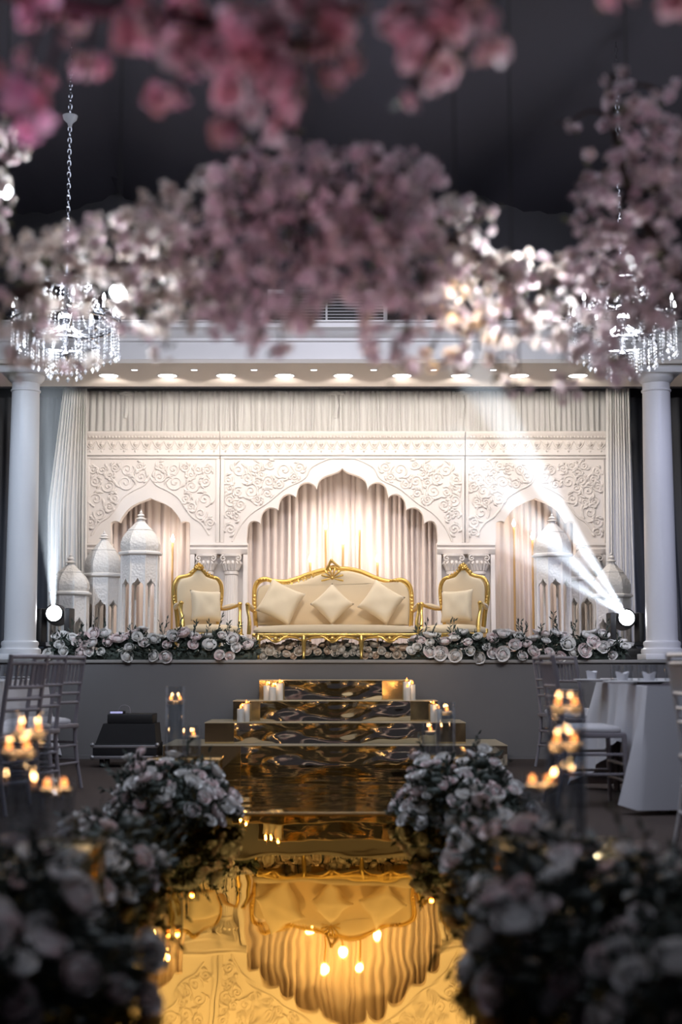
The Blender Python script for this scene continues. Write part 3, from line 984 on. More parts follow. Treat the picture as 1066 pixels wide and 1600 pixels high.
# ================================================================== upholstered gold furniture
def puff(outline, y_front, y_back, bulge, steps=((1.0, 0.0), (0.985, 0.35), (0.95, 0.65), (0.86, 0.88), (0.6, 1.0), (0.3, 1.0))):
    """padded panel: outline (x, z), flat back, front swelling towards -y"""
    n = len(outline)
    cx = sum(p[0] for p in outline) / n
    cz = sum(p[1] for p in outline) / n
    mb = MB()
    vs = [(x, y_back, z) for x, z in outline]
    for s, q in steps:
        vs += [(cx + (x - cx) * s, y_front - bulge * q, cz + (z - cz) * s) for x, z in outline]
    vs.append((cx, y_front - bulge, cz))
    fs = [tuple(reversed(range(n)))]
    m = len(steps)
    for i in range(m):
        for k in range(n):
            j = (k + 1) % n
            fs.append((i * n + k, i * n + j, (i + 1) * n + j, (i + 1) * n + k))
    for k in range(n):
        fs.append((m * n + k, m * n + (k + 1) % n, (m + 1) * n))
    mb.add(vs, fs)
    return mb

def rounded_slab(x0, x1, y0, y1, z0, z1, crown, taper=0.0, n=14):
    """seat pad with rounded rim and crowned top; narrower at the back by taper"""
    mb = MB()
    vs, fs = [], []
    N = 4 * n
    def ring(sc, z):
        out = []
        for k in range(N):
            a = 2 * PI * (k + 0.5) / N
            c, s = math.cos(a), math.sin(a)
            ex = 0.30
            ux = math.copysign(abs(c) ** ex, c); uy = math.copysign(abs(s) ** ex, s)
            y = (y0 + y1) / 2 + uy * (y1 - y0) / 2 * sc
            wq = 1 - taper * (uy * 0.5 + 0.5)
            x = (x0 + x1) / 2 + ux * (x1 - x0) / 2 * wq * sc
            out.append((x, y, z))
        return out
    h = z1 - z0
    L = [(0.96, z0), (0.99, z0 + h * 0.15), (1.0, z0 + h * 0.5), (0.985, z0 + h * 0.8), (0.95, z1), (0.85, z1 + crown * 0.4), (0.6, z1 + crown * 0.8), (0.25, z1 + crown)]
    for sc, z in L:
        vs += ring(sc, z)
    vs.append(((x0 + x1) / 2, (y0 + y1) / 2, z1 + crown))
    fs.append(tuple(reversed(range(N))))
    for i in range(len(L) - 1):
        for k in range(N):
            j = (k + 1) % N
            fs.append((i * N + k, i * N + j, (i + 1) * N + j, (i + 1) * N + k))
    b = (len(L) - 1) * N
    for k in range(N):
        fs.append((b + k, b + (k + 1) % N, len(vs) - 1))
    return mb.add(vs, fs)

def cabriole(mb, x, y, z1, lean=0.0, r=0.026):
    pts = catmull([(x, y, z1), (x + lean * 0.5, y - 0.018, z1 * 0.78), (x + lean * 0.2, y - 0.006, z1 * 0.4), (x + lean, y - 0.022, 0.035), (x + lean * 1.3, y - 0.035, 0.014)], 4)
    n = len(pts)
    rad = [r * (1.25 - 0.72 * min(i / (n * 0.75), 1)) for i in range(n)]
    rad[-1] = r * 0.55; rad[-2] = r * 0.68; rad[-3] = r * 0.6
    return mb.tube(pts, rad, 10)

def shell(mb, cx, y, cz, r, n=7, spread=2.3):
    """fan shell ornament"""
    for k in range(n):
        a = PI / 2 + spread * (k / (n - 1) - 0.5)
        mb.tube([(cx, y, cz), (cx + 0.55 * r * math.cos(a), y - 0.016, cz + 0.55 * r * math.sin(a)), (cx + r * math.cos(a), y - 0.004, cz + r * math.sin(a))], [0.006, 0.009, 0.012], 6)
        mb.ball((cx + r * math.cos(a), y - 0.006, cz + r * math.sin(a)), 0.012, 6, 4)
    mb.ball((cx, y - 0.008, cz), 0.018, 8, 5)
    return mb

def apron_ornament(mb, cx, y, z, w=0.07):
    for s in (-1, 1):
        mb.tube([(p[0], y - 0.004, p[2]) for p in spiral(cx + s * w * 0.75, z, w * 0.32, 1.2, -s, PI / 2, 12)], 0.007, 6)
        mb.tube(catmull([(cx, y - 0.004, z - 0.04), (cx + s * w * 0.45, y - 0.012, z - 0.028), (cx + s * w, y - 0.004, z + 0.005), (cx + s * w * 1.6, y, z + 0.016)], 3), [0.012, 0.013, 0.012, 0.011, 0.01, 0.009, 0.008, 0.007, 0.006, 0.004], 6)
    mb.ball((cx, y - 0.006, z - 0.012), (0.022, 0.012, 0.028), 8, 5)
    return mb

SQ = 0.00163
def build_sofa():
    fx = lambda zx: (zx - 535) * SQ
    fz = lambda zy: (648 - zy) * SQ
    p = at(520.5, 1000, 13.95)
    t = thing('sofa', 'gold carved sofa with cream upholstery in the middle of the stage', 'sofa', (p.x, 13.95, STAGE_Z))
    yb, yf = 0.28, -0.33
    # frame of the back
    top = [(62, 440), (52, 330), (50, 240), (58, 190), (80, 163), (115, 152), (160, 163), (230, 170), (300, 155), (380, 125), (450, 104), (492, 95), (530, 80), (572, 88), (640, 92), (720, 113), (800, 148), (880, 168), (950, 158), (990, 176), (1012, 215), (1018, 300), (1012, 440)]
    pts = catmull([(fx(a), yb, fz(b)) for a, b in top], 4)
    MB().tube(pts, 0.021, 10, flat=(1, 1.1, 1)).build('back_frame', M['gold'], t)
    inner = catmull([(fx(a + (10 if a < 535 else -10)), yb - 0.016, fz(b + 13)) for a, b in top if 150 < b or True], 3)
    MB().tube(inner, 0.008, 6).build('inner_moulding', M['gold'], t)
    # upholstered back
    up = [(70, 440), (64, 330), (66, 240), (80, 205), (110, 192), (160, 188), (230, 192), (300, 178), (350, 162), (400, 144), (450, 124), (500, 113), (535, 108), (570, 106), (640, 104), (720, 124), (800, 158), (880, 180), (950, 172), (985, 190), (1002, 225), (1006, 300), (1000, 440)]
    out = [(fx(a), fz(b)) for a, b in up]
    puff([(q.x, q.y) for q in catmull([(a, b, 0) for a, b in reversed(out)], 3)][::1], yb - 0.005, yb + 0.03, 0.035).build('back_upholstery', M['uphol'], t)
    # openwork carving in the dip of the left side
    cv = MB()
    for (a, b, r, d) in ((200, 182, 15, 1), (250, 195, 18, -1), (300, 190, 22, 1), (345, 180, 22, -1), (385, 152, 18, 1), (425, 132, 14, -1)):
        cv.tube([(q[0], yb - 0.022, q[2]) for q in spiral(fx(a), fz(b), r * SQ, 1.3, d, PI / 2, 14)], 0.007, 6)
    cv.tube(catmull([(fx(a), yb - 0.02, fz(b)) for a, b in ((160, 182), (230, 206), (290, 222), (345, 208), (395, 168), (450, 126), (492, 118))], 4), 0.010, 6)
    for (a, b, c, d) in ((215, 172, 240, 205), (270, 165, 285, 215), (320, 155, 322, 212), (360, 138, 370, 185), (405, 122, 410, 160), (290, 170, 260, 205), (340, 150, 365, 190)):
        cv.tube([(fx(a), yb - 0.02, fz(b)), (fx((a + c) / 2 + 5), yb - 0.026, fz((b + d) / 2)), (fx(c), yb - 0.02, fz(d))], [0.005, 0.009, 0.005], 6)
    cv.build('openwork_carving', M['gold'], t)
    # crest shell
    cr = MB()
    shell(cr, fx(530), yb - 0.03, fz(150), 0.105, 8, 3.6)
    cr.tube(catmull([(fx(490), yb - 0.02, fz(100)), (fx(508), yb - 0.025, fz(70)), (fx(522), yb - 0.025, fz(42)), (fx(545), yb - 0.025, fz(60)), (fx(575), yb - 0.02, fz(84))], 4), [0.012] * 8 + [0.017] + [0.012] * 8, 8)
    cr.ball((fx(524), yb - 0.025, fz(44)), (0.018, 0.014, 0.024), 8, 6)
    cr.build('crest', M['gold'], t)
    for (a, b) in ((100, 158), (905, 165)):
        sh = MB()
        for k in range(4):
            sh.tube([(fx(a - 24 + 16 * k), yb - 0.024, fz(b + 10)), (fx(a - 20 + 16 * k), yb - 0.034, fz(b)), (fx(a - 14 + 16 * k), yb - 0.02, fz(b - 8))], [0.006, 0.011, 0.005], 6)
        sh.build('shoulder_leaf', M['gold'], t)
    for s in (-1, 1):                                   # carved leaves on the side rails
        sl = MB()
        xx = fx(52) if s < 0 else fx(1017)
        for k in range(5):
            sl.ball((xx, yb - 0.02, fz(350 - 22 * k)), (0.017, 0.012, 0.02), 7, 5)
        sl.build('side_leaf', M['gold'], t)
    # seat
    rounded_slab(fx(62), fx(1038), yf, yb - 0.04, fz(492), fz(456), 0.028).build('seat', M['uphol'], t)
    rail = MB()
    rail.bbox(fx(95), fx(1032), yf - 0.012, yf + 0.04, fz(514), fz(494), 0.006)
    rail.bbox(fx(60), fx(80), yf + 0.03, yb + 0.02, fz(514), fz(494), 0.006)
    rail.bbox(fx(1012), fx(1032), yf + 0.03, yb + 0.02, fz(514), fz(494), 0.006)
    rail.bbox(fx(62), fx(1030), yb - 0.03, yb + 0.02, fz(514), fz(470), 0.006)
    rail.build('seat_rail', M['gold'], t)
    for a in (200, 533, 868):
        apron_ornament(MB(), fx(a), yf - 0.014, fz(520), 0.075).build('apron_ornament', M['gold'], t)
    for (x0, x1) in ((95, 365), (365, 700), (700, 1030)):   # scalloped lower edge between the legs
        ar = MB()
        ar.tube(catmull([(fx(x0 + 12), yf - 0.01, fz(535)), (fx(x0 + 45), yf - 0.012, fz(522)), (fx((x0 + x1) / 2 - 40), yf - 0.012, fz(518)), (fx((x0 + x1) / 2), yf - 0.014, fz(532)), (fx((x0 + x1) / 2 + 40), yf - 0.012, fz(518)), (fx(x1 - 45), yf - 0.012, fz(522)), (fx(x1 - 12), yf - 0.01, fz(535))], 4), 0.009, 6)
        ar.build('apron_edge', M['gold'], t)
    for a in (98, 365, 702, 1028):
        cabriole(MB(), fx(a), yf + 0.012, fz(510), 0.0, 0.022).build('leg', M['gold'], t)
    for a in (75, 1018):
        cabriole(MB(), fx(a), yb, fz(470), 0.0, 0.022).build('leg', M['gold'], t)
    for s in (-1, 1):
        xx = fx(44) if s < 0 else fx(1030)
        arm = MB()
        arm.tube(catmull([(xx, yb, fz(350)), (xx + s * 0.012, yb - 0.16, fz(345)), (xx + s * 0.02, yf + 0.16, fz(332)), (xx + s * 0.02, yf + 0.08, fz(326))], 4), 0.017, 8)
        arm.tube(catmull([(xx + s * 0.02, yf + 0.075, fz(318)), (xx + s * 0.018, yf + 0.07, fz(360)), (xx, yf + 0.05, fz(420)), (xx + s * 0.004, yf + 0.04, fz(500))], 4), [0.017, 0.02, 0.02, 0.018, 0.016, 0.015, 0.015, 0.016, 0.018, 0.02, 0.021, 0.021, 0.02], 8)
        arm.ball((xx + s * 0.02, yf + 0.07, fz(324)), (0.024, 0.026, 0.02), 8, 6)
        a_ = arm.build('arm', M['gold'], t)
        MB().tube(catmull([(xx, yb - 0.05, fz(338)), (xx + s * 0.012, yb - 0.16, fz(330)), (xx + s * 0.018, yf + 0.2, fz(322))], 4), [0.012, 0.02, 0.024, 0.025, 0.026, 0.026, 0.025, 0.02, 0.012], 8).build('arm_pad', M['uphol'], a_)
    return t
build_sofa()

def build_armchair(label, px, Y, rz, flip):
    p = at(px, 1000, Y)
    t = thing('armchair', label, 'armchair', (p.x, Y, STAGE_Z), rz, 'gold carved armchairs flanking the sofa')
    yb, yf = 0.23, -0.27
    half = [(0.205, 0.32), (0.222, 0.47), (0.243, 0.56), (0.252, 0.66), (0.245, 0.75), (0.205, 0.808), (0.14, 0.825), (0.085, 0.845), (0.045, 0.885), (0.0, 0.915)]
    top = half + [(-x, z) for x, z in reversed(half[:-1])]
    pts = catmull([(x, yb, z) for x, z in top], 4)
    MB().tube(pts, 0.020, 10).build('back_frame', M['gold'], t)
    MB().tube(catmull([(x * 0.90, yb - 0.016, z - 0.022) for x, z in top], 3), 0.007, 6).build('inner_moulding', M['gold'], t)
    upo = [(x * 0.93, z - 0.012) for x, z in top]
    puff([(q.x, q.y) for q in catmull([(a, b, 0) for a, b in upo], 3)], yb - 0.004, yb + 0.03, 0.03).build('back_upholstery', M['uphol'], t)
    s = flip
    cr = MB()                                   # pierced crest, heavier on the side towards the sofa
    cr.ball((0, yb - 0.01, 0.945), (0.016, 0.014, 0.022), 8, 6)
    for k in range(7):
        q = k / 6
        a, b = 0.005 + 0.15 * q, 0.925 - 0.105 * q ** 0.8
        cr.tube([(w[0], yb - 0.012, w[2]) for w in spiral(s * a, b, 0.020 - 0.006 * q, 1.1, s, PI / 2, 10)], 0.006, 6)
        cr.tube([(s * (a - 0.01), yb - 0.012, b - 0.02), (s * (a + 0.008), yb - 0.02, b - 0.005), (s * (a + 0.02), yb - 0.012, b + 0.018)], [0.004, 0.008, 0.004], 6)
    for k in range(3):
        a, b = 0.02 + 0.03 * k, 0.918 - 0.025 * k
        cr.ball((-s * a, yb - 0.014, b), (0.014, 0.012, 0.014), 7, 5)
    shell(cr, 0, yb - 0.022, 0.905, 0.045, 6, 2.6)
    cr.build('crest', M['gold'], t)
    for q in (-1, 1):
        sl = MB()
        for k in range(4):
            sl.ball((q * (0.236 + 0.004 * k), yb - 0.018, 0.53 + 0.03 * k), (0.014, 0.012, 0.018), 7, 5)
        sl.build('side_leaf', M['gold'], t)
    rounded_slab(-0.31, 0.31, yf, yb - 0.03, 0.262, 0.315, 0.03, 0.18).build('seat', M['uphol'], t)
    rail = MB()
    rail.bbox(-0.30, 0.30, yf - 0.008, yf + 0.035, 0.218, 0.258, 0.006)
    for q in (-1, 1):
        rail.add([(q * 0.30, yf + 0.03, 0.218), (q * 0.265, yf + 0.03, 0.218), (q * 0.215, yb, 0.218), (q * 0.25, yb, 0.218), (q * 0.30, yf + 0.03, 0.258), (q * 0.265, yf + 0.03, 0.258), (q * 0.215, yb, 0.258), (q * 0.25, yb, 0.258)],
                 [(0, 1, 2, 3), (7, 6, 5, 4), (0, 4, 5, 1), (1, 5, 6, 2), (2, 6, 7, 3), (3, 7, 4, 0)])
    rail.bbox(-0.24, 0.24, yb - 0.02, yb + 0.015, 0.218, 0.30, 0.006)
    rail.build('seat_rail', M['gold'], t)
    apron_ornament(MB(), 0, yf - 0.012, 0.212, 0.07).build('apron_ornament', M['gold'], t)
    for q in (-1, 1):
        cabriole(MB(), q * 0.285, yf + 0.012, 0.235, q * 0.008, 0.022).build('leg', M['gold'], t)
        cabriole(MB(), q * 0.225, yb, 0.30, q * 0.004, 0.02).build('leg', M['gold'], t)
        arm = MB()
        arm.tube(catmull([(q * 0.232, yb, 0.51), (q * 0.262, yb - 0.12, 0.505), (q * 0.295, yf + 0.20, 0.525), (q * 0.300, yf + 0.10, 0.54)], 4), [0.017] * 13, 8)
        arm.tube(catmull([(q * 0.30, yf + 0.10, 0.55), (q * 0.302, yf + 0.095, 0.48), (q * 0.292, yf + 0.07, 0.38), (q * 0.292, yf + 0.05, 0.255)], 4), [0.018, 0.021, 0.02, 0.018, 0.016, 0.015, 0.015, 0.017, 0.019, 0.021, 0.022, 0.021, 0.02], 8)
        arm.ball((q * 0.30, yf + 0.095, 0.545), (0.025, 0.027, 0.02), 8, 6)
        a_ = arm.build('arm', M['gold'], t)
        MB().tube(catmull([(q * 0.245, yb - 0.05, 0.515), (q * 0.265, yb - 0.12, 0.522), (q * 0.295, yf + 0.19, 0.54)], 4), [0.010, 0.018, 0.022, 0.024, 0.025, 0.025, 0.024, 0.018, 0.010], 8).build('arm_pad', M['uphol'], a_)
    return t
build_armchair('gold carved armchair with cream seat left of the sofa', 320, 13.98, math.radians(24), 1)
build_armchair('gold carved armchair with cream seat right of the sofa', 714, 13.98, math.radians(-24), -1)

def pillow(label, px, py, Y, size, thick, roll, lean, yaw=0.0, seed=0, group='cream cushions'):
    rnd = random.Random(seed)
    n = 18
    mb = MB()
    vs, fs = [], []
    idx = {}
    def shape(u, v, side):
        x = u * (1 - 0.085 * (1 - v * v))
        z = v * (1 - 0.085 * (1 - u * u))
        e = max(0.0, (1 - u * u)) ** 0.5 * max(0.0, (1 - v * v)) ** 0.5
        y = thick * (1 - (1 - e) ** 2.2) ** 0.9 * side
        y += side * e * 0.006 * math.sin(5 * u + seed) * math.sin(4 * v + 2 * seed)
        return (x * size / 2, y, z * size / 2)
    for side in (-1, 1):
        for j in range(n + 1):
            for i in range(n + 1):
                u, v = -1 + 2 * i / n, -1 + 2 * j / n
                edge = i in (0, n) or j in (0, n)
                if edge and side == 1:
                    idx[(side, i, j)] = idx[(-1, i, j)]
                    continue
                idx[(side, i, j)] = len(vs)
                vs.append(shape(u, v, side))
        for j in range(n):
            for i in range(n):
                q = [idx[(side, i, j)], idx[(side, i + 1, j)], idx[(side, i + 1, j + 1)], idx[(side, i, j + 1)]]
                fs.append(tuple(q if side == -1 else reversed(q)))
    mb.add(vs, fs)
    Mx = Matrix.Rotation(yaw, 4, 'Z') @ Matrix.Rotation(lean, 4, 'X') @ Matrix.Rotation(roll, 4, 'Y')
    mb.v = [Mx @ p for p in mb.v]
    zmin = min(p.z for p in mb.v)
    c = at(px, py, Y)
    mb.v = [p + Vector((0, 0, -zmin)) for p in mb.v]
    o = mb.build('cushion', M['pillow'], loc=(c.x, Y, c.z + zmin), angle=180)
    return tag(o, label, 'cushion', group)
R_ = math.radians
pillow('large cream cushion tipped on its corner at the left end of the sofa', 438.5, 941, 14.02, 0.37, 0.075, R_(26), R_(-16), 0, 1)
pillow('cream cushion standing on its point in the middle of the sofa', 519, 944, 14.04, 0.31, 0.07, R_(45), R_(-16), 0, 2)
pillow('cream cushion standing on its corner at the right end of the sofa', 596, 941, 14.03, 0.345, 0.072, R_(-57), R_(-16), 0, 3)
pillow('square cream cushion leaning in the left armchair', 322, 947, 14.02, 0.32, 0.07, R_(2), R_(-14), R_(24), 4)
pillow('square cream cushion leaning in the right armchair', 714, 947, 14.02, 0.33, 0.07, R_(-3), R_(-14), R_(-24), 5)

# ================================================================== moving-head stage lights
def moving_head(label, px, py, Y, targets, power, rz, tint):
    p = at(px, py, Y)
    t = thing('moving_head_light', label, 'stage light', (p.x, Y, STAGE_Z), rz, 'moving-head lights at the stage corners')
    h = p.z - STAGE_Z
    MB().bbox(-0.17, 0.17, -0.13, 0.13, 0.0, 0.11, 0.012).build('base', M['black'], t)
    MB().bbox(-0.09, 0.09, -0.134, -0.128, 0.03, 0.085, 0.002).build('display', M['rubber'], t)
    MB().lathe([(0.11, 0.11), (0.11, 0.125), (0.07, 0.135)], 24).build('turntable', M['black'], t)
    for s in (-1, 1):
        MB().bbox(s * 0.145 - 0.03, s * 0.145 + 0.03, -0.07, 0.07, 0.15, h + 0.06, 0.015).build('yoke_arm', M['black'], t)
    MB().bbox(-0.17, 0.17, -0.08, 0.08, 0.13, 0.175, 0.015).build('yoke', M['black'], t)
    # small logo plate on the yoke
    lp = MB().prism([(-0.055, 0.0), (0.045, 0.0), (0.06, 0.035), (-0.06, 0.035)], -0.088, -0.081)
    lg = lp.build('logo_plate', M['alu'], t, smooth=False, loc=(0.0, 0, 0.135))
    d = (Vector(targets[0]) - p).normalized()
    q = d.to_track_quat('-Z', 'Y').to_matrix().to_4x4()
    inv = Matrix.Rotation(-rz, 4, 'Z')
    # the head looks along its beam but is drawn around the tilt axis
    look = (Vector((0, -1, 0.10)).normalized()) 
    qm = inv @ look.to_track_quat('-Z', 'Y').to_matrix().to_4x4()
    body = MB().lathe([(0.0, 0.19), (0.07, 0.19), (0.098, 0.16), (0.105, 0.05), (0.10, -0.02), (0.095, -0.07), (0.080, -0.085), (0.080, -0.078), (0.0, -0.078)], 28)
    body.v = [qm @ v + Vector((0, 0, h)) for v in body.v]
    hb = body.build('head', M['black'], t)
    ln = MB().lathe([(0.0, -0.079), (0.074, -0.079), (0.076, -0.0815), (0.06, -0.090), (0.03, -0.096), (0.0, -0.098)], 24, caps=False)
    ln.v = [qm @ v + Vector((0, 0, h)) for v in ln.v]
    ln.build('lens', M['lens'], hb)
    src = p + look * 0.12
    for k, (tg, pw, an) in enumerate(zip(targets, power, tint)):
        spot_light('beam', src, tg, pw, (0.84, 0.92, 1.0), an, 0.45, 0.02)
    return src
SRC_L = moving_head('black moving-head light glowing beside the left column', 87, 960, 14.02,
            [at(92, 600, 11.2), at(48, 560, 10.4)], [13000, 9000], R_(-12), [6, 5])
BEAMS_R = [(at(700, 520, 9.8), 38000, 4.4), (at(690, 672, 9.8), 34000, 4.0), (at(700, 790, 10.0), 22000, 3.4)]
SRC_R = moving_head('black moving-head light throwing a beam beside the right column', 977, 967, 14.02,
            [b[0] for b in BEAMS_R], [b[1] for b in BEAMS_R], R_(10), [b[2] for b in BEAMS_R])
for s, px in ((-1, -1),):
    # striped cable cover leaning behind the left light
    c = at(54, 1000, 14.3)
    t = thing('striped_pole', 'black and yellow striped pole behind the left moving light', 'pole', (c.x, 14.3, STAGE_Z))
    MB().tube([(0, 0, 0), (-0.02, 0, 0.62)], 0.02, 10).build('pole', M['black'], t)
    for k in range(3):
        z = 0.22 + 0.15 * k
        MB().tube([(-0.02 * z / 0.62, 0, z), (-0.02 * (z + 0.075) / 0.62, 0, z + 0.075)], 0.0208, 10).build('stripe', M['gold_smooth'], t)

# haze that makes the beams visible: thin smoke hanging where the beams pass
def haze_mat(density):
    m = bpy.data.materials.new('stage_smoke')
    m.use_nodes = True
    nt = m.node_tree
    nt.nodes.clear()
    out = nt.nodes.new('ShaderNodeOutputMaterial')
    v = nt.nodes.new('ShaderNodeVolumeScatter')
    v.inputs['Color'].default_value = (0.9, 0.95, 1.0, 1)
    v.inputs['Density'].default_value = density
    nt.links.new(v.outputs[0], out.inputs['Volume'])
    return m
def haze_cone(label, src, target, half_deg, length, m):
    d = (Vector(target) - src).normalized()
    q = d.to_track_quat('Z', 'Y').to_matrix().to_4x4()
    tn = math.tan(math.radians(half_deg))
    mb = MB().lathe([(0.02, 0.0), (0.025 + tn * 0.3, 0.3), (0.03 + tn * length, length)], 20)
    mb.v = [q @ p for p in mb.v]
    o = mb.build('beam_haze', m, loc=src)
    return tag(o, label, 'haze', kind='stuff')
HM = haze_mat(0.055)
for k, (tg, pw, an) in enumerate(BEAMS_R):
    haze_cone(['upper', 'middle', 'lowest'][k] + ' shaft of white light in smoke from the right moving light', SRC_R, tg, an * 0.62, (tg - SRC_R).length * 0.97, HM)
haze_cone('upright shaft of white light in smoke from the left moving light', SRC_L, at(92, 600, 11.2), 4.4, 3.2, HM)
haze_cone('leaning faint shaft of light in smoke from the left moving light', SRC_L, at(48, 560, 10.4), 3.8, 3.6, HM)

# ================================================================== flowers
def rose_mesh(name, seed, m, full=1.0):
    """full double flower about 1 unit in radius, opening towards +z: cupped petals wrapped round a ball"""
    rnd = random.Random(seed)
    mb = MB()
    for (n, rho, hw, la0, la1, fl) in ((3, 0.36, 80, -20, 78, 0.0), (4, 0.56, 62, -45, 62, 0.03), (5, 0.76, 48, -60, 46, 0.07), (6, 0.90, 42, -65, 14, 0.26)):
        a0 = rnd.uniform(0, 6.28)
        for k in range(n):
            a = a0 + 2 * PI * (k + rnd.uniform(-0.12, 0.12)) / n
            r_ = rho * rnd.uniform(0.93, 1.07)
            top = math.radians(la1 * full + rnd.uniform(-6, 6))
            vs = []
            for j, q in enumerate((0.0, 0.55, 0.9, 1.0)):
                la = math.radians(la0) + (top - math.radians(la0)) * q
                rr = r_ * (1 + fl * q * q * 1.5)
                wid = math.radians(hw) * (0.45, 1.0, 0.85, 0.5)[j]
                for sdx in (-1, 0, 1):
                    lo = a + sdx * wid
                    drop = 0.06 * abs(sdx) if j == 3 else 0.0
                    vs.append((rr * math.cos(la) * math.cos(lo), rr * math.cos(la) * math.sin(lo), rr * math.sin(la) + 0.12 - drop))
            fs = []
            for j in range(3):
                fs += [(3 * j, 3 * j + 1, 3 * j + 4, 3 * j + 3), (3 * j + 1, 3 * j + 2, 3 * j + 5, 3 * j + 4)]
            mb.add(vs, fs)
    mb.ball((0, 0, 0.22), (0.30, 0.30, 0.36), 7, 5)
    me = mb.build(name, m, angle=180)
    d = me.data
    bpy.data.objects.remove(me)
    return d
ROSES = [rose_mesh('rose', k, M['rose'], (0.9, 1.0, 1.12)[k]) for k in range(3)]
ROSES_W = [rose_mesh('peach_rose', k, M['rose_warm'], (0.9, 1.0, 1.12)[k]) for k in range(3)]

def leaf_quad(mb, p, d, n, L, W):
    """one folded leaf from p along d with normal n"""
    d = d.normalized()
    s = d.cross(n)
    if s.length < 1e-4:
        s = d.cross(Vector((0.3, 0.2, 1)))
    s.normalize()
    n = s.cross(d)
    mid = p + d * L * 0.5
    tip = p + d * L - n * L * 0.12
    mb.add([p, mid + s * W * 0.5 + n * W * 0.12, tip, mid - s * W * 0.5 + n * W * 0.12, mid - n * W * 0.05], [(0, 1, 4), (1, 2, 4), (2, 3, 4), (3, 0, 4)])

def rnd_dir(rnd, up=0.0):
    while True:
        v = Vector((rnd.uniform(-1, 1), rnd.uniform(-1, 1), rnd.uniform(-1, 1)))
        if 0.05 < v.length < 1:
            v.normalize()
            v.z += up
            return v.normalized()

def arrangement(name, label, cat, loc, samples, nrose, rsize, nleaf, leafL, seed, roses=None, group=None, sprigs=8, facing=Vector((0, -0.6, 0.6)), gap_filler=None, min_z=0.0):
    """samples(rnd) -> (point on the mound surface, outward normal), all local to loc"""
    rnd = random.Random(seed)
    roses = roses or ROSES
    t = thing(name, label, cat, loc, 0, group)
    fo = MB()
    for k in range(nleaf):
        p, n = samples(rnd)
        p = p - n * rnd.uniform(0.0, leafL * 0.9)
        d = (n * 0.7 + rnd_dir(rnd)).normalized()
        if p.z < min_z + 0.01:
            p.z = min_z + 0.012
            d.z = abs(d.z)
        q = p + d * leafL * 1.1
        if q.z < min_z + 0.004:
            d.z = abs(d.z)
        leaf_quad(fo, p, d, rnd_dir(rnd, 0.4), leafL * rnd.uniform(0.6, 1.3), leafL * rnd.uniform(0.3, 0.5))
    for k in range(sprigs):
        p, n = samples(rnd)
        d = (n + Vector((rnd.uniform(-0.5, 0.5), 0, rnd.uniform(0.3, 0.9)))).normalized()
        L = leafL * rnd.uniform(2.0, 3.4)
        fo.tube([p, p + d * L * 0.5, p + d * L + Vector((0, 0, -0.05 * L))], [0.004, 0.003, 0.002], 4)
        for j in range(7):
            q = p + d * L * (0.25 + 0.11 * j)
            leaf_quad(fo, q, (d + rnd_dir(rnd) * 0.9).normalized(), rnd_dir(rnd), leafL * 0.8, leafL * 0.28)
    # solid dark lumps added inside the arrangement, so that no light shines through
    for k in range(140):
        p, n = samples(rnd)
        rr = leafL * rnd.uniform(0.5, 0.8)
        c = p - n * rr * 1.5
        c.z = max(c.z, min_z + rr * 0.72)
        fo.ball(c, (rr * 1.2, rr, rr * 0.7), 6, 4)
    f = fo.build('foliage', M['leaf'], t, angle=180)
    f['kind'] = 'stuff'
    if gap_filler:
        MB().bbox(gap_filler[0], gap_filler[1], -gap_filler[2], gap_filler[2], 0.0, gap_filler[3], 0.01).build('tray', M['leaf'], t)  # dark filler box added to close the bright gap below the flowers
    pts = []
    tries = 0
    while len(pts) < nrose and tries < nrose * 40:
        tries += 1
        p, n = samples(rnd)
        r = rnd.uniform(*rsize)
        if p.z < min_z + r * 0.4:
            continue
        if any((p - a).length < 0.78 * (r + b) for a, b in pts):
            continue
        pts.append((p, r))
        dd = (n + facing * 0.45 + rnd_dir(rnd) * 0.45).normalized()
        q = dd.to_track_quat('Z', 'Y')
        q = q @ Matrix.Rotation(rnd.uniform(0, 6.28), 3, 'Z').to_quaternion()
        link('rose', rnd.choice(roses), t, p + n * r * 0.35, q.to_euler(), (r, r * rnd.uniform(0.85, 1.0), r * rnd.uniform(0.62, 0.9)))
    return t

def bar_mound(x0, x1, depth, height, lumps=5, seed=0):
    rr = random.Random(seed)
    ph = [rr.uniform(0, 6.28) for _ in range(4)]
    def s(rnd):
        x = rnd.uniform(x0, x1)
        q = (x - x0) / (x1 - x0)
        e = min(1, 6 * q + 0.45, 6 * (1 - q) + 0.45)
        k = e * (0.82 + 0.18 * math.sin(lumps * 6.28 * q + ph[0]) + 0.1 * math.sin(lumps * 13 * q + ph[1]))
        a = rnd.uniform(-0.42, PI * 0.72)          # from low front over the top to the back
        y = -depth * math.cos(a) * (0.8 + 0.2 * k)
        z = height * 0.28 + height * 0.72 * math.sin(a) * k
        return Vector((x, y, max(z, 0.0))), Vector((0, -math.cos(a), math.sin(a) + 0.15)).normalized()
    return s

def dome_mound(rx, ry, h, seed=0, flat=0.5):
    rr = random.Random(seed)
    ph = [rr.uniform(0, 6.28) for _ in range(4)]
    def s(rnd):
        a = rnd.uniform(0, 2 * PI)
        e = math.asin(rnd.uniform(0.0, 1.0))
        c = math.cos(e) ** flat
        k = 1 + 0.14 * math.sin(3 * a + ph[0]) + 0.12 * math.sin(7 * a + ph[1]) + 0.12 * math.sin(5 * e + 2 * a + ph[2])
        p = Vector((rx * c * math.cos(a) * k, ry * c * math.sin(a) * k, h * math.sin(e) * k))
        n = Vector((c * math.cos(a) / rx, c * math.sin(a) / ry, math.sin(e) / h * 1.2)).normalized()
        return p, n
    return s

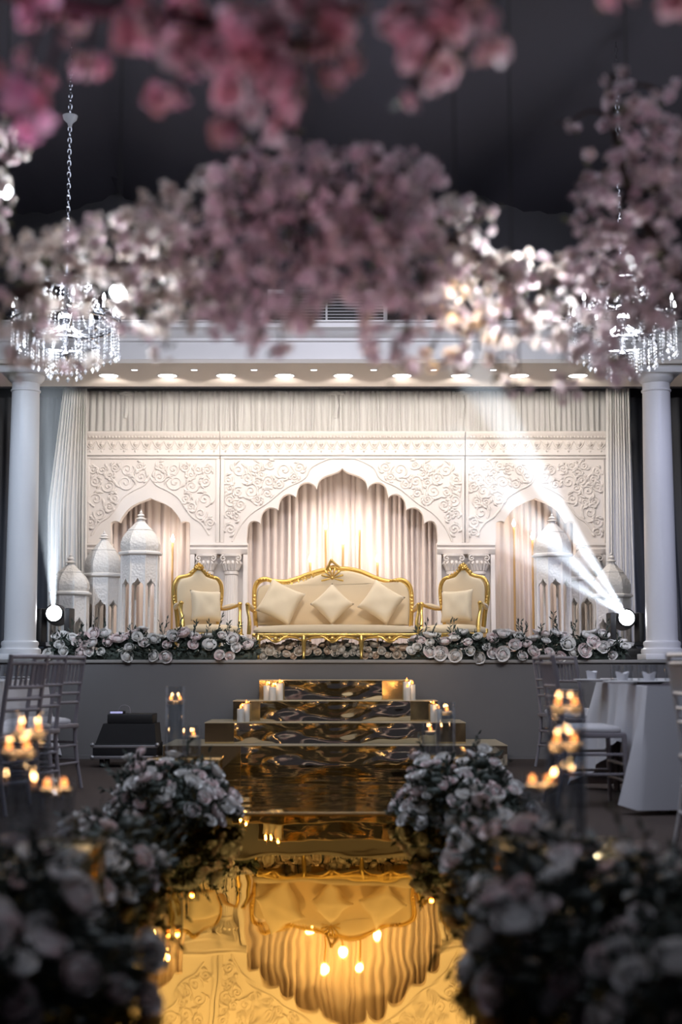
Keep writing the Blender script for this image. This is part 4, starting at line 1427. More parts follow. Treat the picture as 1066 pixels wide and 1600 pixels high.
# along the stage edge
xl0, xl1 = Xat(82, 13.4), Xat(402, 13.4)
arrangement('flower_garland', 'white rose garland along the stage edge left of the sofa', 'garland', ((xl0 + xl1) / 2, 13.34, STAGE_Z), bar_mound(-(xl1 - xl0) / 2, (xl1 - xl0) / 2, 0.13, 0.26, 5, 1), 56, (0.038, 0.064), 2400, 0.062, 31, group='garlands along the stage edge', sprigs=26, gap_filler=(-(xl1 - xl0) / 2, (xl1 - xl0) / 2, 0.11, 0.075))
xr0, xr1 = Xat(640, 13.4), Xat(972, 13.4)
arrangement('flower_garland', 'white and blush rose garland along the stage edge right of the sofa', 'garland', ((xr0 + xr1) / 2, 13.34, STAGE_Z), bar_mound(-(xr1 - xr0) / 2, (xr1 - xr0) / 2, 0.13, 0.25, 5, 2), 58, (0.038, 0.064), 2400, 0.062, 32, group='garlands along the stage edge', sprigs=26, gap_filler=(-(xr1 - xr0) / 2, (xr1 - xr0) / 2, 0.11, 0.075))
xc0, xc1 = Xat(404, 14.45), Xat(648, 14.45)
arrangement('flower_garland', 'peach and cream rose garland on the stage floor behind the sofa legs', 'garland', ((xc0 + xc1) / 2, 13.75, STAGE_Z), bar_mound(-(xc1 - xc0) / 2, (xc1 - xc0) / 2, 0.08, 0.165, 4, 3), 78, (0.026, 0.044), 1000, 0.045, 33, ROSES_W, group='garlands along the stage edge', sprigs=6, min_z=0.018, gap_filler=(-(xc1 - xc0) / 2, (xc1 - xc0) / 2, 0.06, 0.06))

# beside the runway
def hedge(label, X, Y, rx, ry, h, n, size, seed, nl=1800):
    return arrangement('floral_mound', label, 'floral mound', (X, Y, 0.017), dome_mound(rx, ry, h, seed), n, size, nl, 0.06, seed, group='floral mounds beside the runway', sprigs=14)
hedge('white rose mound around the plinth left of the runway, near the flight case', -0.92, 7.85, 0.27, 0.60, 0.30, 100, (0.028, 0.048), 41, 1900)
hedge('white rose mound around the plinth right of the runway, below the steps', 0.66, 7.95, 0.30, 0.62, 0.29, 104, (0.028, 0.048), 42, 1900)
hedge('small white rose mound left of the runway between the two plinths', -0.92, 5.6, 0.19, 0.65, 0.22, 52, (0.028, 0.046), 43, 1100)
hedge('small white and blush rose mound right of the runway between the two plinths', 0.64, 5.85, 0.18, 0.7, 0.25, 58, (0.028, 0.046), 44, 1100)
hedge('large out-of-focus white rose mound nearest the camera, left of the runway', -0.98, 3.75, 0.37, 0.55, 0.32, 104, (0.028, 0.050), 45, 3400)
hedge('large out-of-focus rose mound with pink blooms nearest the camera, right of the runway', 0.84, 3.70, 0.46, 0.52, 0.34, 114, (0.028, 0.054), 46, 3700)

# ================================================================== candles and vases
def flame_shape(mb, z, h, r):
    return mb.lathe([(0.0, z), (r * 0.7, z + h * 0.10), (r, z + h * 0.28), (r * 0.78, z + h * 0.52), (r * 0.35, z + h * 0.80), (0.0, z + h)], 10, caps=False)

def pillar_candle(label, px, Y, z0, h, r):
    X = Xat(px, Y, z0)
    t = thing('pillar_candle', label, 'candle', (X, Y, z0), 0, 'pillar candles on the steps')
    MB().lathe([(r, 0), (r, h - 0.004), (r * 0.93, h), (r * 0.7, h - 0.006), (0, h - 0.008)], 20).build('wax', M['wax'], t)
    MB().tube([(0, 0, h - 0.008), (0.001, 0, h + 0.006)], 0.0016, 5).build('wick', M['wick'], t)
    flame_shape(MB(), h + 0.003, 0.036, 0.0105).build('flame', M['flame'], t)
    point_light('flame_light', (X, Y - 0.01, z0 + h + 0.02), 0.5, (1.0, 0.55, 0.22), 0.012)
zt3, zt2 = RISE * 3, RISE * 2
for a in (('tallest of three pillar candles on the left of the third step', 437, 12.84, zt3, 0.150, 0.032), ('short front pillar candle of the three on the left of the third step', 426, 12.76, zt3, 0.118, 0.032), ('leftmost pillar candle of the three on the left of the third step', 417, 12.84, zt3, 0.130, 0.030),
          ('tall pillar candle on the right of the third step', 636, 12.85, zt3, 0.165, 0.032), ('short front pillar candle on the right of the third step', 637, 12.75, zt3, 0.112, 0.030), ('outermost pillar candle on the right of the third step', 645, 12.84, zt3, 0.140, 0.026),
          ('tall pillar candle on the left of the second step', 385, 12.60, zt2, 0.155, 0.030), ('short pillar candle on the left of the second step', 376, 12.53, zt2, 0.115, 0.031), ('tall pillar candle on the right of the second step', 678, 12.60, zt2, 0.150, 0.031), ('short pillar candle on the right of the second step', 686, 12.53, zt2, 0.112, 0.028)):
    pillar_candle(*a)

def plinth(label, x0, x1, y0, y1, h):
    t = thing('mirror_plinth', label, 'plinth', ((x0 + x1) / 2, (y0 + y1) / 2, 0), 0, 'mirror plinths under the vases')
    w, d = (x1 - x0) / 2, (y1 - y0) / 2
    MB().bbox(-w, w, -d, d, 0, h - 0.012, 0.004).build('body', M['mirror_flat'], t)
    MB().bbox(-w - 0.01, w + 0.01, -d - 0.01, d + 0.01, h - 0.012, h, 0.003).build('top', M['mirror_flat'], t)
    return h
PH = 0.33

def vase(label, clabel, px, Y, r, h, fill, ncan, z0=PH, power=0.45):
    X = Xat(px, Y, z0)
    t = thing('cylinder_vase', label, 'vase', (X, Y, z0), 0, 'glass cylinder vases with floating candles')
    MB().lathe([(0.0, 0.0), (r, 0.0), (r, h), (r * 0.955, h), (r * 0.955, 0.014), (0, 0.014)], 28, caps=False).build('glass', M['glass'], t)
    wl = h * fill
    MB().lathe([(0.0, 0.016), (r * 0.94, 0.016), (r * 0.94, wl), (0, wl)], 28, caps=False).build('water', M['water'], t)
    rnd = random.Random(int(px))
    for k in range(ncan):
        a = 0.3 + k * PI + rnd.uniform(-0.5, 0.5)
        off = r * 0.46 if ncan > 1 else r * 0.1
        rc = r * (0.40 if ncan > 1 else 0.6)
        c = thing('floating_candle', clabel.replace('candles', 'candle') + ('' if ncan == 1 else (', right one of two', ', left one of two')[k]), 'candle', (X + off * math.cos(a), Y + off * math.sin(a), z0 + wl - 0.012), 0, 'floating candles' if ncan == 1 else 'floating candles in ' + label[:40])
        MB().lathe([(rc * 0.75, 0.0), (rc, 0.012), (rc * 0.97, 0.022), (rc * 0.6, 0.020), (0, 0.019)], 16).build('wax', M['wax'], c)
        MB().tube([(0, 0, 0.018), (0.001, 0, 0.03)], 0.0016, 5).build('wick', M['wick'], c)
        flame_shape(MB(), 0.026, 0.026, 0.0095).build('flame', M['flame'], c)
        point_light('flame_light', (X + off * math.cos(a), Y + off * math.sin(a), z0 + wl + 0.04), power, (1.0, 0.52, 0.2), 0.012)

plinth('mirrored plinth in the white flowers left of the runway, near the flight case', -1.10, -0.70, 8.22, 8.50, PH)
vase('tall glass cylinder vase left of the runway near the flight case', 'floating candles high in the tall vase near the flight case', 273, 8.33, 0.058, 0.41, 0.78, 2)
vase('short glass cylinder vase beside the tall one near the flight case', 'floating candle in the short vase near the flight case', 301, 8.36, 0.048, 0.185, 0.62, 1)
plinth('mirrored plinth in the white flowers right of the runway, below the steps', 0.42, 0.72, 8.30, 8.58, PH)
vase('tall glass cylinder vase right of the runway in front of the steps', 'floating candle in the tall vase in front of the steps', 698, 8.46, 0.054, 0.315, 0.80, 1)
vase('short glass cylinder vase beside the tall one in front of the steps', 'floating candle in the short vase in front of the steps', 672, 8.40, 0.048, 0.20, 0.70, 1)
plinth('mirrored plinth in the big flower mound nearest the camera at left', -1.22, -0.74, 4.12, 4.56, PH)
vase('tallest blurred glass vase of the three at the left edge', 'floating candles in the tallest vase at the left edge', 42, 4.48, 0.062, 0.405, 0.80, 2)
vase('middle blurred glass vase of the three at the left edge', 'floating candles in the middle vase at the left edge', 24, 4.28, 0.060, 0.325, 0.86, 2)
vase('shortest blurred glass vase of the three at the left edge, beside the runway', 'floating candles in the shortest vase at the left edge', 85, 4.30, 0.055, 0.205, 0.82, 2)
plinth('mirrored plinth in the big flower mound nearest the camera at right', 0.47, 0.86, 4.14, 4.58, PH)
vase('tallest blurred glass vase of the three in front of the right table', 'floating candles in the tallest vase before the right table', 888, 4.50, 0.060, 0.47, 0.86, 2)
vase('middle blurred glass vase of the three in front of the right table', 'floating candles in the middle vase before the right table', 886, 4.34, 0.060, 0.345, 0.86, 2)
vase('shortest blurred glass vase of the three in front of the right table', 'floating candles in the shortest vase before the right table', 845, 4.30, 0.056, 0.215, 0.84, 2)

# ================================================================== chairs and tables
def chiavari(label, X, Y, rz, wood, group):
    t = thing('chiavari_chair', label, 'chair', (X, Y, 0), rz, group)
    w, d, sz, H = 0.195, 0.19, 0.44, 0.925
    for s in (-1, 1):
        MB().tube([(s * (w + 0.01), -d - 0.01, 0), (s * w, -d, sz)], [0.013, 0.016], 8).build('leg', wood, t)
        MB().tube(catmull([(s * (w - 0.005), d + 0.045, 0), (s * (w - 0.01), d, 0.25), (s * (w - 0.01), d - 0.01, sz), (s * (w - 0.012), d + 0.02, 0.70), (s * (w - 0.012), d + 0.055, H)], 4), [0.013] * 4 + [0.015] * 5 + [0.014] * 8, 8).build('back_post', wood, t)
    MB().bbox(-w - 0.01, w + 0.01, -d - 0.012, d + 0.012, sz - 0.02, sz + 0.012, 0.008).build('seat', wood, t)
    rounded_slab(-w, w, -d, d - 0.025, sz + 0.013, sz + 0.042, 0.02).build('cushion', M['cushion_white'], t)
    rail = lambda z, y, r=0.011: MB().tube([(-w + 0.012, y, z), (w - 0.012, y, z)], r, 8).build('rail', wood, t)
    rail(H - 0.012, d + 0.052, 0.014); rail(H - 0.05, d + 0.047)
    rail(0.735, d + 0.027); rail(0.665, d + 0.016); rail(0.60, d + 0.008)
    for k in range(7):
        x = -w + 0.04 + (2 * w - 0.08) * k / 6
        MB().tube([(x, d + 0.027, 0.735), (x, d + 0.047, H - 0.05)], 0.0085, 6).build('slat', wood, t)
    for z, y in ((0.16, -d), (0.26, -d), (0.18, d + 0.015), (0.30, d)):
        MB().tube([(-w, y, z), (w, y, z)], 0.009, 6).build('stretcher', wood, t)
    for s in (-1, 1):
        for z in (0.20, 0.32):
            MB().tube([(s * w, -d, z), (s * (w - 0.008), d + 0.01, z)], 0.009, 6).build('stretcher', wood, t)
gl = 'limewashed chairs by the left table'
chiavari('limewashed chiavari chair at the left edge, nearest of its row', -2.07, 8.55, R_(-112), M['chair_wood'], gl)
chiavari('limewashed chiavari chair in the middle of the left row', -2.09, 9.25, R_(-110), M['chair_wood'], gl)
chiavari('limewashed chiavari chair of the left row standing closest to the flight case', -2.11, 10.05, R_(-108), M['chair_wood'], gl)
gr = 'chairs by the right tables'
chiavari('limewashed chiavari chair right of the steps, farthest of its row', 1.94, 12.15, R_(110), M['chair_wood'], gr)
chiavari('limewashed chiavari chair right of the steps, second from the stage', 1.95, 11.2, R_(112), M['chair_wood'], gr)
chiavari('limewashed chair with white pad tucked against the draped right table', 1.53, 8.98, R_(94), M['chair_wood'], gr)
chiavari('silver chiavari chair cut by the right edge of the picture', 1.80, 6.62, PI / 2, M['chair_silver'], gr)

def table(label, clabel, x0, x1, y0, y1, side, hem_rise=True):
    """rectangular table under a cloth; side = -1 when the aisle lies at smaller x"""
    cx, cy = (x0 + x1) / 2, (y0 + y1) / 2
    t = thing('banquet_table', label, 'table', (cx, cy, 0))
    w, d = (x1 - x0) / 2 - 0.03, (y1 - y0) / 2 - 0.03
    MB().bbox(-w, w, -d, d, 0.69, 0.725, 0.005).build('tabletop', M['chair_wood'], t)
    for sx in (-1, 1):
        for sy in (-1, 1):
            MB().tube([(sx * (w - 0.08), sy * (d - 0.08), 0), (sx * (w - 0.08), sy * (d - 0.08), 0.69)], 0.022, 8).build('leg', M['chair_wood'], t)
    # cloth: flat top, skirt with folds that grow towards the hem, pointed corners
    w, d = (x1 - x0) / 2, (y1 - y0) / 2
    per = []
    nn = 40
    def side_pts(a, b, nx_, ny_):
        for i in range(nn):
            q = i / nn
            per.append((a[0] + (b[0] - a[0]) * q, a[1] + (b[1] - a[1]) * q, nx_, ny_, q))
    side_pts((-w, -d), (w, -d), 0, -1)
    side_pts((w, -d), (w, d), 1, 0)
    side_pts((w, d), (-w, d), 0, 1)
    side_pts((-w, d), (-w, -d), -1, 0)
    N = len(per)
    vs, fs = [], []
    rows = [0.0, 0.02, 0.12, 0.3, 0.5, 0.75, 1.0]
    for j, q in enumerate(rows):
        for i, (x, y, ax, ay, s) in enumerate(per):
            cr = math.exp(-(min(s, 1 - s) * (2 * (w if ay else d)) / 0.16) ** 2)
            ca = Vector((x, y, 0)).normalized()
            long_side = ax != 0
            hem = 0.03
            if long_side and hem_rise:
                dist = min(s, 1 - s) * 2 * d
                hem = 0.02 + 0.36 * min(1.0, dist / 0.75) ** 0.8
            z = 0.742 - (0.742 - hem) * q
            wave = 0.028 * q * math.sin(s * (38 if long_side else 9) + 1.3) * (1 if long_side else 0.25) + 0.03 * q ** 1.2
            out = wave + 0.0
            px_, py_ = x + ax * out, y + ay * out
            px_ += math.copysign(1, x) * cr * 0.15 * q * (0.6 if ay else 1.0)
            py_ += math.copysign(1, y) * cr * 0.05 * q
            vs.append((px_, py_, z))
    for j in range(len(rows) - 1):
        for i in range(N):
            k = (i + 1) % N
            fs.append((j * N + i, (j + 1) * N + i, (j + 1) * N + k, j * N + k))
    fs.append(tuple(range(N)))
    c = MB().add(vs, fs).build('tablecloth', M['linen'], loc=(cx, cy, 0), angle=50)
    tag(c, clabel, 'tablecloth')

def place_setting(x, y, tz, n, glassw):
    pass
def plate_with_napkin(label, x, y):
    t = thing('dinner_plate', label, 'plate', (x, y, 0.748), 0, 'plates on the tables')
    MB().lathe([(0.0, 0.0), (0.07, 0.0), (0.085, 0.006), (0.125, 0.016), (0.123, 0.019), (0.08, 0.010), (0, 0.008)], 24).build('plate', M['china'], t)
def napkin(label, x, y, k):
    mb = MB()
    n = 16
    h = 0.05
    vs = []
    for j in range(4):
        q = j / 3
        for i in range(n):
            a = 2 * PI * i / n
            r = (0.03 + 0.006 * q) * (1 + 0.22 * math.sin(4 * a + k) * q)
            vs.append((r * math.cos(a), r * math.sin(a), h * q * (1 + 0.15 * q * math.sin(2 * a + k))))
    fs = []
    for j in range(3):
        for i in range(n):
            fs.append((j * n + i, j * n + (i + 1) % n, (j + 1) * n + (i + 1) % n, (j + 1) * n + i))
    fs.append(tuple(reversed(range(n))))
    vs.append((0, 0, h * 0.75))
    for i in range(n):
        fs.append((3 * n + i, 3 * n + (i + 1) % n, len(vs) - 1))
    mb.add(vs, fs)
    tag(mb.build('folded_napkin', M['napkin'], loc=(x, y, 0.767)), label, 'napkin', 'napkins folded upright on the plates')
def tumbler(label, x, y, h=0.115):
    t = MB().lathe([(0.0, 0.0), (0.028, 0.0), (0.034, h), (0.032, h), (0.026, 0.008), (0, 0.008)], 18, caps=False).build('drinking_glass', M['glass'], loc=(x, y, 0.748))
    tag(t, label, 'glass', 'drinking glasses on the tables')

table('rectangular banquet table right of the runway under a draped cloth', 'white cloth with pointed corners draped over the near right table', 1.80, 3.2, 8.42, 10.1, -1)
table('rectangular banquet table farther back at the right, near the column', 'white cloth over the far right table near the column', 2.30, 3.5, 10.75, 12.7, -1)
table('rectangular banquet table behind the left chairs', 'white cloth over the table behind the left chairs', -3.75, -2.52, 8.3, 12.3, 1)
tag(MB().bbox(-0.70, 0.72, -0.80, 0.80, 0.0, 0.004, 0.001).build('table_runner', M['runner'], loc=(2.52, 9.25, 0.7425)), 'dark runner cloth lying flat on the near right table', 'table runner')
for k, (px, Y) in enumerate(((962, 9.3), (982, 9.3), (1004, 9.25), (1021, 9.4), (1046, 9.3))):
    tumbler('drinking glass on the near right table, %s from the aisle' % ('first', 'second', 'third', 'fourth', 'fifth')[k], Xat(px, Y, 0.75), Y)
for k, (px, Y) in enumerate(((925, 9.75), (973, 8.85), (1015, 8.85))):
    x = Xat(px, Y, 0.75)
    plate_with_napkin('white plate on the near right table, %s from the aisle' % ('first', 'second', 'third')[k], x, Y)
    napkin('white napkin folded upright on the %s plate of the near right table' % ('first', 'second', 'third')[k], x, Y, k)
for k, (px, Y) in enumerate(((6, 10.6), (24, 10.6))):
    tumbler('drinking glass on the left table, %s' % ('cut by the picture edge', 'closest to the chairs')[k], Xat(px, Y, 0.75), Y)
    x = Xat(px - 4, 11.3, 0.75)
    plate_with_napkin('white plate on the left table, %s' % ('at the picture edge', 'closest to the chairs')[k], x - 0.10 * (1 - k), 11.1 + 0.3 * k)

# ================================================================== equipment case left of the steps
fc = thing('flight_case', 'black equipment case with silver trim on castors left of the steps', 'flight case', (Xat(199, 12.25, 0.1), 12.30, 0))
MB().bbox(-0.27, 0.27, -0.2, 0.2, 0.075, 0.20, 0.006).build('tray', M['black_case'], fc)
for z in (0.085, 0.175):
    MB().bbox(-0.275, 0.275, -0.206, -0.196, z - 0.012, z + 0.013, 0.003).build('trim_rail', M['alu'], fc)
for s in (-1, 1):
    for z in (0.085, 0.19):
        MB().ball((s * 0.272, -0.2, z), 0.02, 8, 6).build('corner_ball', M['alu'], fc)
    for y in (-0.14, 0.14):
        c_ = MB().tube([(s * 0.2 - 0.016, y, 0.036), (s * 0.2 + 0.016, y, 0.036)], 0.036, 16).build('castor', M['rubber'], fc)
        MB().bbox(s * 0.2 - 0.022, s * 0.2 + 0.022, y - 0.02, y + 0.02, 0.058, 0.078, 0.003).build('castor_fork', M['alu'], c_)
body = MB().add([(-0.25, -0.19, 0.2), (0.26, -0.19, 0.2), (0.26, 0.19, 0.2), (-0.25, 0.19, 0.2), (-0.19, -0.17, 0.365), (0.245, -0.17, 0.365), (0.245, 0.18, 0.365), (-0.19, 0.18, 0.365)],
                [(0, 3, 2, 1), (4, 5, 6, 7), (0, 1, 5, 4), (1, 2, 6, 5), (2, 3, 7, 6), (3, 0, 4, 7)])
body.build('mixer_cover', M['black_case'], fc, smooth=False)
MB().bbox(-0.16, 0.225, -0.15, 0.15, 0.366, 0.445, 0.008).build('rack_unit', M['black_case'], fc)
dv = MB().bbox(-0.145, -0.03, -0.12, 0.02, 0.4455, 0.47, 0.004).build('receiver', M['black'], fc)
MB().bbox(-0.14, -0.035, -0.1225, -0.1195, 0.449, 0.466, 0.001).build('display', mat('lit_display', (0.3, 0.3, 0.6), 0.4, emit=(0.62, 0.62, 1.0), estr=0.55), dv)
MB().tube(catmull([(-0.09, 0, 0.468), (-0.07, 0, 0.505), (-0.03, 0, 0.515), (0.005, 0, 0.495), (0.01, 0, 0.447)], 6), 0.004, 6).build('cable', M['chair_wood'], fc)

# ================================================================== chandeliers
def chandelier(label, px, Y):
    zr = 3.42
    X = Xat(px, Y, zr)
    t = thing('chandelier', label, 'chandelier', (X, Y, zr), 0, 'crystal chandeliers hanging over the aisle')
    top = 5.62 - zr
    # chain of links
    lk = None
    z = 0.52
    k = 0
    while z < top:
        if lk is None:
            pts = [(0.012 * math.cos(a), 0, 0.026 * math.sin(a)) for a in [2 * PI * i / 12 for i in range(12)]]
            lk = MB().tube(pts, 0.0035, 5, closed=True).build('chain_link', M['chrome'], t, loc=(0, 0, z))
        else:
            link('chain_link', lk.data, t, (0, 0, z), (0, 0, (k % 2) * PI / 2))
        z += 0.045
        k += 1
    zc = at(px, 187, Y).z - zr
    MB().lathe([(0.012, zc - 0.06), (0.02, zc - 0.03), (0.05, zc), (0.058, zc + 0.03), (0.05, zc + 0.03), (0.02, zc - 0.01)], 16).build('chain_cup', M['crystal'], t)
    MB().lathe([(0.0, -0.30), (0.03, -0.28), (0.045, -0.24), (0.02, -0.2), (0.018, -0.05), (0.05, -0.02), (0.055, 0.03), (0.02, 0.07), (0.016, 0.25), (0.04, 0.30), (0.05, 0.34), (0.02, 0.38), (0.012, 0.52)], 16).build('stem', M['chrome'], t)
    for (r, z) in ((0.17, 0.33), (0.40, 0.0), (0.25, -0.16)):
        MB().tube([(r * math.cos(2 * PI * i / 36), r * math.sin(2 * PI * i / 36), z) for i in range(36)], 0.010, 6, closed=True).build('ring', M['chrome'], t)
    n = 10
    am = cm = bm_ = None
    for k in range(n):
        a = 2 * PI * k / n
        if am is None:
            arm = MB().tube(catmull([(0.03, 0, -0.02), (0.15, 0, -0.09), (0.30, 0, -0.06), (0.40, 0, 0.0), (0.40, 0, 0.03)], 4), 0.009, 6)
            arm.lathe([(0.02, 0.03), (0.045, 0.04), (0.048, 0.05), (0.012, 0.05)], 12, c=(0.40, 0, 0))
            am = arm.build('arm', M['chrome'], t).data
            ao = bpy.data.objects[t.children[-1].name]
        else:
            ao = link('arm', am, t, rot=(0, 0, a))
        if cm is None:
            cm = MB().tube([(0.40, 0, 0.05), (0.40, 0, 0.115)], 0.011, 8).build('candle_sleeve', M['china'], ao).data
            bm_ = MB().lathe([(0.008, 0.115), (0.014, 0.13), (0.010, 0.155), (0.0, 0.175)], 8, c=(0.40, 0, 0)).build('bulb', M['white_bulb'], ao).data
        else:
            link('candle_sleeve', cm, ao); link('bulb', bm_, ao)
    def bead(mb, c, r):
        x, y, z = c
        mb.add([(x + r, y, z), (x, y + r, z), (x - r, y, z), (x, y - r, z), (x, y, z + r * 1.4), (x, y, z - r * 1.4)], [(0, 1, 4), (1, 2, 4), (2, 3, 4), (3, 0, 4), (1, 0, 5), (2, 1, 5), (3, 2, 5), (0, 3, 5)])
    def strand(r, z0, length, cnt, br):
        mb = MB()
        m = int(length / (br * 3.0))
        for i in range(m):
            bead(mb, (r, 0, z0 - (i + 0.5) * br * 3.0), br)
        zz = z0 - m * br * 3.0
        bead(mb, (r, 0, zz - 0.03), 0.017)
        me = None
        for k in range(cnt):
            a = 2 * PI * (k + 0.5) / cnt
            if me is None:
                me = mb.build('crystal_strand', M['crystal'], t, smooth=False, rot=(0, 0, a)).data
            else:
                link('crystal_strand', me, t, rot=(0, 0, a))
    strand(0.40, -0.01, 0.22, 30, 0.0085)
    strand(0.36, -0.02, 0.16, 20, 0.0085)
    strand(0.25, -0.17, 0.15, 20, 0.0085)
    strand(0.12, -0.20, 0.18, 10, 0.0085)
    # swags from the crown to the big ring
    me = None
    for k in range(20):
        a = 2 * PI * k / 20
        if me is None:
            mb = MB()
            for i in range(16):
                q = i / 15
                r = 0.17 + 0.23 * q
                z = 0.33 - 0.31 * q - 0.10 * math.sin(PI * q)
                bead(mb, (r, 0, z), 0.0095)
            me = mb.build('crystal_swag', M['crystal'], t, smooth=False, rot=(0, 0, a)).data
        else:
            link('crystal_swag', me, t, rot=(0, 0, a))
    strand(0.17, 0.32, 0.07, 14, 0.0085)
    point_light('chandelier_glow', (X, Y, zr + 0.13), 60, (0.93, 0.95, 1.0), 0.18)
    point_light('chandelier_glow', (X, Y, zr - 0.12), 16, (0.93, 0.95, 1.0), 0.10)
chandelier('crystal chandelier hanging on a chain over the left column', 103, 10.5)
chandelier('crystal chandelier half hidden by blossom over the right column', 972, 10.5)

# ================================================================== cherry blossom canopy
def blossom_mesh(seed, m):
    rnd = random.Random(seed)
    mb = MB()
    for (n, tilt, ln, w, z0) in ((5, 1.25, 1.0, 0.85, 0.0), (5, 0.75, 0.85, 0.75, 0.12), (4, 0.3, 0.6, 0.6, 0.2)):
        for k in range(n):
            a = 2 * PI * (k + rnd.uniform(-0.2, 0.2)) / n + tilt
            tl = tilt + rnd.uniform(-0.15, 0.15)
            vs = []
            for (q, ww) in ((0.0, 0.15), (0.62, 1.0), (1.0, 0.55)):
                r = ln * q * math.sin(tl * (0.85 + 0.25 * q)); z = z0 + ln * q * math.cos(tl * (0.85 + 0.25 * q))
                for s in (-1, 1):
                    y = s * w * ww * 0.5
                    vs.append((r * math.cos(a) - y * math.sin(a), r * math.sin(a) + y * math.cos(a), z))
            mb.add(vs, [(0, 1, 3, 2), (2, 3, 5, 4)])
    o = mb.build('blossom', m, angle=180)
    d = o.data
    bpy.data.objects.remove(o)
    return d
BL = {k: [blossom_mesh(i, M[k]) for i in range(3)] for k in ('cherry', 'cherry_pale', 'cherry_pink')}

def cherry_branch(label, key, path, blobs, seed, size=(0.015, 0.024), dens=1.9, dY=0.22, rad=0.016, group='cherry blossom branches overhead'):
    """path: (px, py, Y) of the bough; blobs: (px, py, rx, ry, Y[, density]) clusters of blossom around it"""
    rnd = random.Random(seed)
    P = catmull([at(*p) for p in path], 6)
    base = P[0].copy()
    t = thing('cherry_branch', label, 'cherry branch', base, 0, group)
    n = len(P)
    MB().tube([p - base for p in P], [rad * (1.15 - 0.75 * i / n) for i in range(n)], 8).build('bough', M['bark'], t)
    tw = MB()
    lf = MB()
    pts = []
    for b in blobs:
        px, py, rx, ry, Y = b[:5]
        dn = b[5] if len(b) > 5 else 1.0
        c = at(px, py, Y)
        near = min(P, key=lambda p: (p - c).length)
        sc = F / (Y * 1.02)
        mid = (near + c) / 2 + Vector((0, 0, 0.03))
        tw.tube(catmull([near - base, mid - base, c - base], 4), [0.006, 0.006, 0.005, 0.005, 0.0045, 0.004, 0.004, 0.003, 0.003], 5)
        cnt = max(2, int(PI * rx * ry * (Y / 3.4) ** 2 / 430.0 * dens * dn))
        nt_ = max(2, cnt // 9)
        tips = []
        for k in range(nt_):
            while True:
                u, v, w = rnd.uniform(-1, 1), rnd.uniform(-1, 1), rnd.uniform(-1, 1)
                if u * u + v * v <= 1:
                    break
            tip = at(px + u * rx * 0.9, py + v * ry * 0.9, Y + w * dY)
            tw.tube(catmull([c - base, (c + tip) / 2 - base + Vector((0, 0, 0.012)), tip - base], 2), [0.0035, 0.003, 0.0028, 0.0025, 0.002], 4)
        for k in range(cnt):
            while True:
                u, v, w = rnd.uniform(-1, 1), rnd.uniform(-1, 1), rnd.uniform(-1, 1)
                if u * u + v * v <= 1:
                    break
            p = at(px + u * rx, py + v * ry, Y + w * dY)
            pts.append((p - base, (p - c)))
        for k in range(max(1, cnt // 3)):
            u, v, w = rnd.uniform(-1, 1), rnd.uniform(-1, 1), rnd.uniform(-1, 1)
            p = at(px + u * rx * 0.8, py + v * ry * 0.8, Y + w * dY)
            leaf_quad(lf, p - base, rnd_dir(rnd, -0.3), rnd_dir(rnd), rnd.uniform(0.025, 0.045), rnd.uniform(0.012, 0.02))
    o = tw.build('twigs', M['bark'], t); o['kind'] = 'stuff'
    o = lf.build('leaves', M['leaf_soft'], t, angle=180); o['kind'] = 'stuff'
    # the ones nearest the camera side are picked as single blossoms, the rest joined
    order = sorted(range(len(pts)), key=lambda i: pts[i][0].y)
    mass = MB()
    for rank, i in enumerate(order):
        p, off = pts[i]
        d = (off.normalized() * 0.5 if off.length > 1e-4 else Vector((0, 0, 0))) + rnd_dir(rnd) * 0.8 + Vector((0, -0.25, -0.1))
        q = d.normalized().to_track_quat('Z', 'Y') @ Matrix.Rotation(rnd.uniform(0, 6.28), 3, 'Z').to_quaternion()
        s = rnd.uniform(*size)
        me = rnd.choice(BL[key])
        if rank < 300:
            link('blossom', me, t, p, q.to_euler(), s)
        else:
            mx = Matrix.Translation(p) @ q.to_matrix().to_4x4() @ Matrix.Scale(s, 4)
            mass.add([v.co for v in me.vertices], [tuple(f.vertices) for f in me.polygons], mx)
    if mass.v:
        o = mass.build('blossom_mass', M[key], t, angle=180)
        o['kind'] = 'stuff'
    return t

